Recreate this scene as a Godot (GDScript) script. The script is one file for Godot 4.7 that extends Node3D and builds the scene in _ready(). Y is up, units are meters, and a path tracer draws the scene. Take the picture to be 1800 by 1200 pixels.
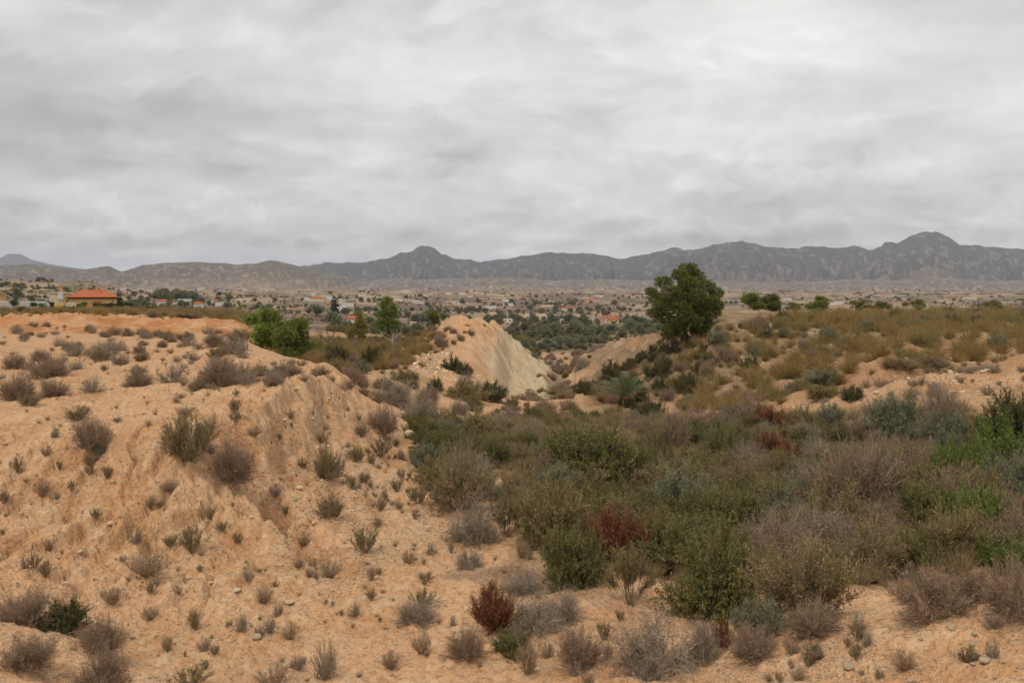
extends Node3D
# Dry badland gully under an overcast sky. One photo pixel (1800 wide) at depth d metres spans d / FOC metres.
const FOC := 1559.0
const HOR := 510.0

var rng := RandomNumberGenerator.new()
var nz := FastNoiseLite.new()      # smooth fractal noise, unit scale
var nr := FastNoiseLite.new()      # ridged noise
var nc := FastNoiseLite.new()      # cellular noise
var names := {}
var M := {}
var kinds := {}
var count := {}

# ground grid
var col_dx := PackedFloat32Array()
var col_dz := PackedFloat32Array()
var col_u := PackedFloat32Array()
var row_d := PackedFloat32Array()
var gy := PackedFloat32Array()
var W := 0
var H := 0
const U0 := -320.0
const U1 := 2120.0
const US := 3.6
var wedge := 0

func _ready() -> void:
	rng.seed = 20240611
	nz.seed = 7; nz.noise_type = FastNoiseLite.TYPE_SIMPLEX_SMOOTH; nz.frequency = 1.0
	nz.fractal_type = FastNoiseLite.FRACTAL_FBM; nz.fractal_octaves = 3
	nr.seed = 11; nr.noise_type = FastNoiseLite.TYPE_SIMPLEX_SMOOTH; nr.frequency = 1.0
	nr.fractal_type = FastNoiseLite.FRACTAL_RIDGED; nr.fractal_octaves = 3
	nc.seed = 5; nc.noise_type = FastNoiseLite.TYPE_CELLULAR; nc.frequency = 1.0
	nc.cellular_return_type = FastNoiseLite.RETURN_CELL_VALUE
	nc.fractal_type = FastNoiseLite.FRACTAL_NONE
	make_camera()
	make_sky()
	make_materials()
	make_ground()
	make_mountains()
	make_plants()
	make_trees()
	make_buildings()
	make_stones()

# ------------------------------------------------------------------ camera, sky, sun
func make_camera() -> void:
	var cam := Camera3D.new()
	cam.name = "camera"
	cam.projection = Camera3D.PROJECTION_FRUSTUM
	cam.near = 0.1
	cam.far = 40000.0
	cam.size = 0.1 * 2.0 * 600.0 / FOC
	cam.frustum_offset = Vector2(0.0, -0.1 * (600.0 - HOR) / FOC)
	add_child(cam)
	cam.current = true

func make_sky() -> void:
	var env := Environment.new()
	env.background_mode = Environment.BG_SKY
	env.tonemap_mode = Environment.TONE_MAPPER_LINEAR
	env.tonemap_exposure = 1.06
	env.sdfgi_enabled = true
	env.ssao_enabled = true
	env.ssil_enabled = true
	env.fog_enabled = true
	env.fog_density = 0.000055
	env.fog_light_color = Color(0.82, 0.84, 0.90)
	var sky := Sky.new()
	var pan := PanoramaSkyMaterial.new()
	pan.panorama = ImageTexture.create_from_image(cloud_image())
	sky.sky_material = pan
	env.sky = sky
	env.background_energy_multiplier = 1.0
	var we := WorldEnvironment.new()
	we.name = "daylight"
	we.environment = env
	add_child(we)
	var sun := DirectionalLight3D.new()
	sun.name = "veiled_sun"
	sun.light_energy = 0.5
	sun.light_angular_distance = 14.0
	sun.light_color = Color(1.0, 0.96, 0.90)
	sun.shadow_enabled = true
	sun.rotation_degrees = Vector3(-58.0, -38.0, 0.0)
	add_child(sun)

# overcast deck with flat-based heaps towards the horizon, the same all the way round
var banks := []
var streaks := []
var heaps := FastNoiseLite.new()

func cloud_image() -> Image:
	heaps.seed = 3; heaps.frequency = 1.0; heaps.fractal_type = FastNoiseLite.FRACTAL_FBM; heaps.fractal_octaves = 4
	# heaps: column, half width, row of the base, height, strength
	for b in [[580, 260, 418, 66, 1.0], [1440, 260, 364, 120, 1.0], [1060, 120, 396, 60, 0.8], [120, 170, 438, 46, 0.8], [720, 130, 304, 40, 0.5], [1720, 120, 332, 44, 0.6], [900, 170, 428, 40, 0.7], [250, 200, 304, 56, 0.6], [1250, 150, 424, 34, 0.7], [1500, 200, 412, 26, 0.6]]:
		banks.append([atan((b[0] - 900.0) / FOC), b[1] / FOC, (HOR - b[2]) / FOC, b[3] / FOC, b[4]])
	# long veils: column, row, half width, half height, lighter or darker
	for b in [[60, 240, 330, 95, -0.12], [1400, 90, 420, 150, 0.07], [60, 30, 230, 45, -0.08], [250, 215, 330, 28, -0.05], [60, 260, 160, 60, -0.08], [600, 235, 130, 18, -0.07], [560, 195, 110, 20, -0.05], [430, 285, 100, 20, -0.07], [1750, 70, 220, 50, -0.06], [1060, 215, 110, 16, -0.06], [1120, 60, 130, 40, -0.03], [1390, 90, 90, 70, 0.10], [70, 75, 140, 28, 0.05], [450, 95, 220, 34, 0.05], [850, 150, 300, 60, 0.05], [600, 272, 130, 14, 0.07], [1500, 232, 260, 14, 0.06], [1750, 212, 130, 18, 0.06], [980, 300, 160, 14, 0.05], [150, 340, 160, 14, 0.04]]:
		streaks.append([atan((b[0] - 900.0) / FOC), (HOR - b[1]) / FOC, b[2] / FOC, b[3] / FOC, b[4]])
	var r2 := RandomNumberGenerator.new()
	r2.seed = 99
	for k in 40:
		var a := r2.randf_range(-PI, PI)
		if absf(a) > 0.62:
			banks.append([a, r2.randf_range(0.06, 0.17), r2.randf_range(0.05, 0.13), r2.randf_range(0.02, 0.07), r2.randf_range(0.5, 1.0)])
		a = r2.randf_range(-PI, PI)
		if absf(a) > 0.62:
			streaks.append([a, r2.randf_range(0.1, 0.5), r2.randf_range(0.06, 0.2), r2.randf_range(0.01, 0.04), r2.randf_range(-0.09, 0.08)])
	var im := sky_part(1024, 512, Rect2i(0, 0, 1024, 512))
	im.resize(4096, 2048, Image.INTERPOLATE_CUBIC)
	var y0 := int((0.5 - 24.0 / 180.0) * 2048.0)
	for x0 in [0, 3584]:
		im.blit_rect(sky_part(4096, 2048, Rect2i(x0, y0, 512, 1030 - y0)), Rect2i(0, 0, 512, 1030 - y0), Vector2i(x0, y0))
	return im

# part r of a sky picture of w by h pixels; columns run from straight ahead round to the right
func sky_part(w: int, h: int, r: Rect2i) -> Image:
	var f := PackedFloat32Array()
	f.resize(r.size.x * r.size.y * 3)
	var k := 0
	for y in r.size.y:
		var el := (0.5 - (y + r.position.y + 0.5) / h) * PI
		for x in r.size.x:
			var c := cloud(wrapf((x + r.position.x + 0.5) / w * TAU, -PI, PI), el)
			f[k] = c.r
			f[k + 1] = c.g
			f[k + 2] = c.b
			k += 3
	return Image.create_from_data(r.size.x, r.size.y, false, Image.FORMAT_RGBF, f.to_byte_array())

func cloud(az: float, el: float) -> Color:
	if el < -0.02:
		return Color(0.26, 0.20, 0.15)
	var se := sin(el)
	var ce := cos(el)
	var k := 1.0 / (maxf(se, 0.0) + 0.24)
	var px := sin(az) * ce * k
	var pz := -cos(az) * ce * k
	var n1 := nz.get_noise_3d(px * 0.5 + 3.0, pz * 0.9, 0.0)
	var n2 := heaps.get_noise_3d(px * 1.7 + n1 * 1.2, pz * 2.3 + n1 * 0.8, 4.0)
	var n3 := heaps.get_noise_3d(px * 5.0 + n2 * 1.5, pz * 6.0 + n2, 9.0)
	var n4 := heaps.get_noise_3d(az * 6.0 + n1 * 0.6, el * 15.0 + n2 * 0.8, 14.0)
	var n5 := heaps.get_noise_3d(az * 19.0 + n4, el * 40.0, 19.0)
	var v := 0.672 + 0.055 * n1 + 0.075 * n2 + 0.03 * n3 + 0.13 * n4 + 0.045 * n5
	# cumulus belts low over the land, all the way round
	for b in [[0.030, 0.030, 3.0, -0.10, 0.9], [0.052, 0.042, 11.0, -0.05, 1.0], [0.095, 0.055, 23.0, 0.05, 0.8], [0.15, 0.05, 31.0, 0.1, 0.6]]:
		var rel: float = (el - b[0]) / b[1]
		if rel < -0.6 or rel > 2.2: continue
		var cov := heaps.get_noise_3d(sin(az) * 5.0, cos(az) * 5.0, b[2])
		var m := smoothstep(b[3] - 0.12, b[3] + 0.22, cov)
		if m <= 0.0: continue
		var lump := heaps.get_noise_3d(az * 11.0, el * 9.0, b[2] + 1.0)
		var puff := absf(heaps.get_noise_3d(az * 34.0, el * 40.0, b[2] + 2.0))
		var top := 0.55 + 1.3 * lump + 0.8 * maxf(cov, 0.0) - 0.55 * puff
		var ins := smoothstep(-0.03, 0.14, top - rel) * smoothstep(-0.5, 0.05, rel + 0.3 * lump) * m
		v += ins * b[4] * lerpf(-0.13, 0.07, smoothstep(0.0, 1.0, rel / maxf(top, 0.2) - 0.5 * puff + 0.15))
	var soft := heaps.get_noise_3d(az * 7.0, el * 22.0, 2.0)
	for b in streaks:
		var da: float = absf(az - b[0])
		if da > PI: da = TAU - da
		if da > b[2] * 2.2: continue
		var q: float = pow(da / b[2], 2.0) + pow((el + soft * 0.022 - b[1]) / b[3], 2.0)
		if q < 5.0: v += b[4] * exp(-q * 0.9)
	for b in banks:
		var da: float = az - b[0]
		if da > PI: da -= TAU
		if da < -PI: da += TAU
		var t: float = da / b[1]
		if absf(t) >= 1.0: continue
		var e: float = (el - b[2]) / b[3]
		if e < -0.9 or e > 1.5: continue
		var bil := absf(heaps.get_noise_3d(az * 20.0, el * 26.0, b[0] * 9.0)) * 1.6 - 0.35
		var bil2 := heaps.get_noise_3d(az * 9.0, 0.0, b[0] * 17.0)
		var top: float = sqrt(1.0 - t * t) * (0.72 + 0.55 * bil2) - 0.34 * bil
		var ins := smoothstep(-0.02, 0.12, top - e) * smoothstep(-0.75, 0.1, e + 0.2 * bil2)
		ins *= smoothstep(1.0, 0.72, absf(t))
		var shade := lerpf(-0.10, 0.06, smoothstep(-0.1, 0.9, e / maxf(top, 0.15) - 0.45 * bil))
		v += shade * ins * b[4] * 0.9
	v = v * (1.0 + 0.75 * smoothstep(0.30, 1.25, el))
	var warm := clampf(1.0 - el / 0.25, 0.0, 1.0) * 0.018
	return Color(v * (1.0 + warm), v, v * (0.982 - warm))

# ------------------------------------------------------------------ materials
func noise_tex(size: int, freq: float, ramp: Array, type := FastNoiseLite.TYPE_SIMPLEX_SMOOTH, oct := 4, sd := 1) -> NoiseTexture2D:
	var n := FastNoiseLite.new()
	n.seed = sd; n.noise_type = type; n.frequency = freq; n.fractal_octaves = oct; n.fractal_gain = 0.66
	n.fractal_type = FastNoiseLite.FRACTAL_FBM if oct > 1 else FastNoiseLite.FRACTAL_NONE
	if type == FastNoiseLite.TYPE_CELLULAR:
		n.cellular_return_type = FastNoiseLite.RETURN_DISTANCE2_SUB
	var t := NoiseTexture2D.new()
	t.width = size; t.height = size; t.seamless = true; t.noise = n
	if ramp.size():
		var g := Gradient.new()
		g.offsets = PackedFloat32Array(ramp.map(func(r): return r[0]))
		g.colors = PackedColorArray(ramp.map(func(r): return r[1]))
		t.color_ramp = g
	return t

func mat(called: String, c: Color, rough := 0.95) -> StandardMaterial3D:
	var m := StandardMaterial3D.new()
	m.resource_name = called
	m.albedo_color = c.linear_to_srgb()
	m.roughness = rough
	m.metallic_specular = 0.25
	M[called] = m
	return m

func make_materials() -> void:
	var g := mat("earth", Color(1, 1, 1))
	g.vertex_color_use_as_albedo = true
	g.uv1_triplanar = true
	g.uv1_world_triplanar = true
	g.uv1_scale = Vector3(0.42, 0.42, 0.42)
	g.albedo_texture = noise_tex(1024, 0.012, [[0.0, Color(0.66, 0.60, 0.55)], [0.34, Color(0.92, 0.90, 0.88)], [0.48, Color(0.98, 0.97, 0.96)], [0.62, Color(1, 1, 1)], [1.0, Color(1, 1, 1)]], FastNoiseLite.TYPE_SIMPLEX_SMOOTH, 5, 21)
	g.heightmap_enabled = true
	g.heightmap_texture = noise_tex(1024, 0.012, [], FastNoiseLite.TYPE_SIMPLEX_SMOOTH, 6, 22)
	g.heightmap_scale = 10.0
	g.detail_enabled = true
	g.detail_uv_layer = BaseMaterial3D.DETAIL_UV_1
	g.detail_blend_mode = BaseMaterial3D.BLEND_MODE_MUL
	g.detail_albedo = noise_tex(1024, 0.05, [[0.0, Color(0.80, 0.79, 0.78)], [0.25, Color(0.97, 0.97, 0.97)], [1.0, Color(1, 1, 1)]], FastNoiseLite.TYPE_CELLULAR, 1, 23)
	g.detail_mask = noise_tex(256, 0.02, [], FastNoiseLite.TYPE_SIMPLEX_SMOOTH, 3, 24)
	var mt := mat("mountain", Color(1, 1, 1))
	mt.vertex_color_use_as_albedo = true
	var s := mat("stone", Color(1, 1, 1))
	s.vertex_color_use_as_albedo = true
	s.heightmap_enabled = true
	s.uv1_triplanar = true
	s.uv1_scale = Vector3(3, 3, 3)
	s.heightmap_texture = M.earth.heightmap_texture
	s.heightmap_scale = 3.0
	for k in ["leaf", "bark"]:
		var l := mat(k, Color(1, 1, 1))
		l.vertex_color_use_as_albedo = true
		l.cull_mode = BaseMaterial3D.CULL_DISABLED
	M.leaf.backlight_enabled = true
	M.leaf.backlight = Color(0.7, 0.7, 0.6)
	mat("plaster_yellow", Color(0.68, 0.49, 0.20))
	mat("plaster_cream", Color(0.58, 0.50, 0.36))
	mat("plaster_white", Color(0.62, 0.60, 0.56))
	mat("plaster_pink", Color(0.52, 0.40, 0.30))
	mat("plaster_orange", Color(0.55, 0.27, 0.09))
	mat("roof_tile", Color(0.36, 0.105, 0.045))
	mat("shutter", Color(0.42, 0.46, 0.47), 0.6)
	mat("wood_dark", Color(0.06, 0.035, 0.025))
	mat("steel", Color(0.45, 0.46, 0.46), 0.5)
	mat("fence_panel", Color(0.50, 0.53, 0.55), 0.7)
	var gl := mat("window_glass", Color(0.05, 0.07, 0.08), 0.1)
	gl.metallic_specular = 0.6

# ------------------------------------------------------------------ ground
# Feature lines of the terrain from near to far: [photo column, depth in metres, photo row]
func feature_lines() -> Array:
	return [
		[[-320, 2.5, 1560], [900, 2.5, 1570], [2120, 2.5, 1540]],
		[[-320, 8, 1330], [900, 8, 1350], [1400, 8, 1340], [1700, 7, 1300], [2120, 6.5, 1300]],
		[[-320, 12, 1180], [0, 12, 1200], [150, 13, 1200], [300, 14.5, 1197], [600, 14.7, 1200], [900, 14.5, 1197], [1200, 13.5, 1195], [1400, 12, 1200], [1600, 11, 1200], [1800, 10, 1200], [2120, 9.5, 1200]],
		[[-320, 13.2, 1090], [0, 13.5, 1122], [100, 13.6, 1152], [230, 15.2, 1170], [600, 16, 1152], [900, 15.6, 1162], [1200, 14.5, 1168], [1400, 13.5, 1130], [1600, 12.8, 1085], [1800, 12.6, 1045], [2120, 12.5, 1000]],
		[[-320, 16, 1080], [0, 16.5, 1078], [150, 17, 1085], [300, 17.3, 1080], [450, 18, 1075], [600, 20, 1020], [700, 21.5, 985], [800, 23, 955], [900, 22, 972], [1050, 21, 992], [1200, 20, 1008], [1500, 18, 1047], [1800, 17, 1062], [2120, 17, 1050]],
		[[-320, 20.8, 900], [0, 21.0, 897], [150, 21.2, 903], [300, 21.6, 890], [380, 22.8, 872], [450, 24.8, 840], [520, 28.1, 795], [560, 30.2, 773], [620, 31.2, 780], [660, 31.4, 793], [720, 31, 824], [760, 30, 848], [900, 28.5, 870], [1050, 28, 875], [1200, 28, 869], [1500, 26, 882], [1800, 24, 896], [2120, 24, 890]],
		[[-320, 23, 790], [0, 23.5, 780], [150, 23.5, 772], [300, 24, 752], [380, 25.5, 735], [450, 28.5, 692], [520, 33, 655], [560, 36, 641], [620, 37, 668], [660, 37, 702], [720, 36, 762], [760, 34, 805], [900, 32, 832], [1050, 32, 832], [1200, 32, 827], [1500, 30, 832], [1800, 28, 838], [2120, 28, 830]],
		[[-320, 25.2, 762], [0, 25.2, 757], [150, 25.2, 750], [300, 25.8, 730], [380, 27.5, 714], [450, 30.5, 676], [520, 35, 644], [560, 38, 635], [620, 39, 660], [660, 39, 694], [720, 38, 752], [760, 36, 789], [900, 34, 815], [1050, 34, 815], [1200, 34, 808], [1500, 31.5, 812], [1800, 29.2, 814], [2120, 29.2, 806]],
		[[-320, 45, 632], [0, 45, 628], [150, 46, 625], [300, 47, 615], [400, 50, 594], [450, 50, 603], [520, 46, 630], [560, 44, 641], [620, 44, 672], [680, 44, 708], [750, 44, 742], [850, 46, 750], [950, 48, 745], [1050, 46, 742], [1200, 44, 745], [1350, 40, 742], [1500, 36, 738], [1650, 34, 725], [1800, 32, 712], [2120, 32, 700]],
		[[-320, 90, 578], [0, 90, 577], [150, 90, 577], [300, 92, 579], [400, 74, 588], [450, 62, 625], [520, 60, 645], [600, 60, 650], [700, 60, 665], [760, 60, 690], [850, 62, 705], [950, 64, 715], [1000, 66, 713], [1100, 58, 713], [1200, 54, 707], [1300, 52, 703], [1400, 48, 703], [1500, 45, 690], [1600, 43, 675], [1700, 42, 663], [1800, 42, 652], [2120, 42, 640]],
		[[-320, 93, 562], [0, 93, 561], [150, 93.5, 558], [300, 95, 563], [430, 92, 574], [500, 85, 612], [600, 80, 625], [700, 78, 628], [760, 80, 615], [800, 84, 612], [850, 88, 642], [900, 93, 690], [950, 100, 694], [1000, 100, 690], [1040, 90, 690], [1100, 75, 692], [1150, 72, 678], [1200, 70, 662], [1250, 66, 658], [1300, 62, 645], [1400, 58, 643], [1500, 55, 638], [1600, 54, 628], [1700, 54, 618], [1800, 54, 612], [2120, 54, 605]],
		[[-320, 140, 547], [0, 140, 547], [300, 140, 548], [430, 130, 554], [500, 120, 582], [600, 115, 598], [700, 110, 602], [760, 100, 579], [800, 105, 576], [850, 128, 579], [900, 142, 606], [950, 150, 642], [970, 150, 650], [1000, 140, 660], [1050, 148, 628], [1100, 140, 604], [1150, 115, 597], [1200, 90, 598], [1250, 80, 578], [1300, 74, 567], [1400, 78, 565], [1500, 78, 567], [1600, 78, 568], [1700, 78, 566], [1800, 78, 565], [2120, 78, 562]],
		[[-320, 210, 544], [0, 210, 544], [300, 205, 544], [430, 170, 550], [500, 150, 590], [600, 150, 590], [700, 150, 590], [760, 135, 592], [800, 140, 600], [850, 160, 605], [900, 170, 640], [950, 180, 648], [1000, 180, 648], [1050, 175, 640], [1100, 170, 630], [1150, 150, 620], [1200, 120, 590], [1250, 115, 565], [1300, 118, 549], [1400, 120, 546], [1600, 120, 546], [1800, 120, 545], [2120, 120, 543]],
		[[-320, 260, 551], [0, 260, 551], [300, 260, 556], [430, 230, 570], [600, 230, 585], [700, 230, 590], [850, 230, 612], [950, 230, 620], [1050, 230, 618], [1150, 220, 615], [1250, 180, 600], [1400, 170, 572], [1800, 170, 565], [2120, 170, 560]],
		[[-320, 350, 560], [0, 350, 565], [430, 350, 585], [600, 350, 598], [850, 350, 606], [1050, 350, 608], [1250, 350, 600], [1500, 350, 580], [2120, 350, 570]],
		[[-320, 500, 535], [0, 500, 540], [300, 500, 555], [600, 500, 575], [850, 500, 590], [1050, 500, 592], [1250, 500, 585], [1800, 500, 560], [2120, 500, 555]],
		[[-320, 720, 512], [0, 720, 513], [150, 720, 519], [300, 720, 540], [600, 720, 555], [850, 720, 569], [1050, 720, 572], [1250, 720, 565], [2120, 720, 546]],
		[[-320, 1000, 494], [0, 1000, 495], [150, 1000, 499], [250, 1000, 523], [400, 1000, 532], [600, 1000, 538], [850, 1000, 547], [1050, 1000, 551], [1250, 1000, 549], [2120, 1000, 536]],
		[[-320, 1300, 498], [0, 1300, 500], [150, 1300, 504], [300, 1300, 521], [500, 1300, 526], [800, 1300, 529], [1100, 1300, 534], [1250, 1300, 536], [2120, 1300, 530]],
		[[-320, 2000, 508], [0, 2000, 508], [300, 2000, 514], [600, 2000, 517], [900, 2000, 519], [1200, 2000, 522], [2120, 2000, 522]],
		[[-320, 3200, 509], [900, 3200, 510], [2120, 3200, 512]],
		[[-320, 17000, 509], [900, 17000, 509], [2120, 17000, 509]],
	]

func line_at(line: Array, u: float) -> Vector2:
	if u <= line[0][0]:
		return Vector2(line[0][1], line[0][2])
	for k in line.size() - 1:
		var a: Array = line[k]
		var b: Array = line[k + 1]
		if u <= b[0]:
			var t: float = (u - a[0]) / (b[0] - a[0])
			t = lerpf(t, t * t * (3.0 - 2.0 * t), 0.5)
			return Vector2(lerpf(a[1], b[1], t), lerpf(a[2], b[2], t))
	var e: Array = line[line.size() - 1]
	return Vector2(e[1], e[2])

func seg_dist(p: Vector2, a: Vector2, b: Vector2) -> Vector2:
	var ab := b - a
	var t := clampf((p - a).dot(ab) / ab.length_squared(), 0.0, 1.0)
	return Vector2(p.distance_to(a + ab * t), t)

func pt(u: float, d: float) -> Vector2:
	return Vector2((u - 900.0) / FOC * d, d)

func make_ground() -> void:
	# columns: even in the view, coarse all the way round behind
	var u := U0
	while u <= U1 + 0.01:
		col_dx.append((u - 900.0) / FOC); col_dz.append(1.0); col_u.append(u)
		u += US
	wedge = col_u.size()
	var umax: float = col_u[wedge - 1]
	var pr := atan((umax - 900.0) / FOC)
	var pl := TAU + atan((U0 - 900.0) / FOC)
	for k in range(1, 48):
		var t := k / 48.0
		var phi := lerpf(pr, pl, t)
		var rr := 1.0 / cos(lerpf(pr, TAU - pl, t))
		col_dx.append(sin(phi) * rr); col_dz.append(cos(phi) * rr); col_u.append(lerpf(umax, U0, t))
	col_dx.append(col_dx[0]); col_dz.append(col_dz[0]); col_u.append(U0)
	W = col_u.size()
	var spans := [[0.4, 9.5, 30], [9.5, 60.0, 430], [60.0, 250.0, 190], [250.0, 2500.0, 150], [2500.0, 17000.0, 16]]
	for s in spans:
		for k in int(s[2]):
			row_d.append(s[0] * pow(s[1] / s[0], float(k) / s[2]))
	row_d.append(17000.0)
	H = row_d.size()
	var lines := feature_lines()
	# first pass: loft between the feature lines
	var base := PackedFloat32Array()
	base.resize(W * H)
	for i in W:
		var ks := []
		for l in lines:
			var p := line_at(l, col_u[i])
			ks.append(Vector2(p.x, (HOR - p.y) / FOC * p.x))
		ks.push_front(Vector2(0.0, -1.65))
		var n := ks.size()
		var m := []
		for k in n:
			if k == 0 or k == n - 1:
				m.append(0.0)
			else:
				var s0: float = (ks[k].y - ks[k - 1].y) / (ks[k].x - ks[k - 1].x)
				var s1: float = (ks[k + 1].y - ks[k].y) / (ks[k + 1].x - ks[k].x)
				m.append(0.0 if s0 * s1 <= 0.0 else 2.0 * s0 * s1 / (s0 + s1))
		var at := 0
		for j in H:
			var d := row_d[j]
			while at < n - 2 and d > ks[at + 1].x:
				at += 1
			var hh: float = ks[at + 1].x - ks[at].x
			var t: float = clampf((d - ks[at].x) / hh, 0.0, 1.0)
			var t2 := t * t
			var t3 := t2 * t
			var lin: float = lerpf(ks[at].y, ks[at + 1].y, t)
			base[i * H + j] = 0.65 * lin + 0.35 * ((2 * t3 - 3 * t2 + 1) * ks[at].y + (t3 - 2 * t2 + t) * hh * m[at] + (3 * t2 - 2 * t3) * ks[at + 1].y + (t3 - t2) * hh * m[at + 1])
	# second pass: relief
	gy.resize(W * H)
	var cols := PackedColorArray()
	cols.resize(W * H)
	var verts := PackedVector3Array()
	verts.resize(W * H)
	for i in W:
		var uu := col_u[i]
		for j in H:
			var d := row_d[j]
			var x := col_dx[i] * d
			var z := col_dz[i] * d
			var y := base[i * H + j]
			if i < wedge and d > 8.0:
				# soften straight edges of the loft by looking a little aside
				if d < 400.0 and d > 14.0:
					var sc := 6.0 / (d + 6.0)
					var wf := smoothstep(14.0, 17.0, d)
					var wi := nz.get_noise_2d(x * sc * 0.9, z * sc * 0.9) * 14.0 * wf
					var wj := nz.get_noise_2d(x * sc * 0.9 + 40.0, z * sc * 0.9) * 7.0 * wf
					y = base_at(base, i + wi, j + wj)
				y += relief(x, z, uu, d, y, base, i, j)
			gy[i * H + j] = y
			verts[i * H + j] = Vector3(x, y, -z)
	for j in H:
		gy[(W - 1) * H + j] = gy[j]
		verts[(W - 1) * H + j] = verts[j]
	# normals and colours
	var norms := PackedVector3Array()
	norms.resize(W * H)
	for i in W:
		var ia := maxi(i - 1, 0)
		var ib := mini(i + 1, W - 1)
		for j in H:
			var a := verts[ib * H + j] - verts[ia * H + j]
			var b := verts[i * H + mini(j + 1, H - 1)] - verts[i * H + maxi(j - 1, 0)]
			var nn := a.cross(b)
			if nn.y < 0.0: nn = -nn
			nn = nn.normalized()
			norms[i * H + j] = nn
			cols[i * H + j] = earth_colour(verts[i * H + j], col_u[i], row_d[j])
	var idx := PackedInt32Array()
	idx.resize((W - 1) * (H - 1) * 6)
	var q := 0
	for i in W - 1:
		for j in H - 1:
			var a := i * H + j
			var b := a + H
			idx[q] = a; idx[q + 1] = a + 1; idx[q + 2] = b
			idx[q + 3] = b; idx[q + 4] = a + 1; idx[q + 5] = b + 1
			q += 6
	var arr := []
	arr.resize(Mesh.ARRAY_MAX)
	arr[Mesh.ARRAY_VERTEX] = verts
	arr[Mesh.ARRAY_NORMAL] = norms
	arr[Mesh.ARRAY_COLOR] = cols
	arr[Mesh.ARRAY_INDEX] = idx
	var me := ArrayMesh.new()
	me.add_surface_from_arrays(Mesh.PRIMITIVE_TRIANGLES, arr)
	me.surface_set_material(0, M.earth)
	var o := MeshInstance3D.new()
	o.name = "ground"
	o.mesh = me
	add_child(o)
	tag(o, "bare orange badland ground cut by an eroded gully", "ground", "", "structure")

func base_at(base: PackedFloat32Array, fi: float, fj: float) -> float:
	fi = clampf(fi, 0.0, wedge - 1.001)
	fj = clampf(fj, 0.0, H - 1.001)
	var i := int(fi)
	var j := int(fj)
	var a := fi - i
	var b := fj - j
	var k := i * H + j
	return lerpf(lerpf(base[k], base[k + 1], b), lerpf(base[k + H], base[k + H + 1], b), a)

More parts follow.
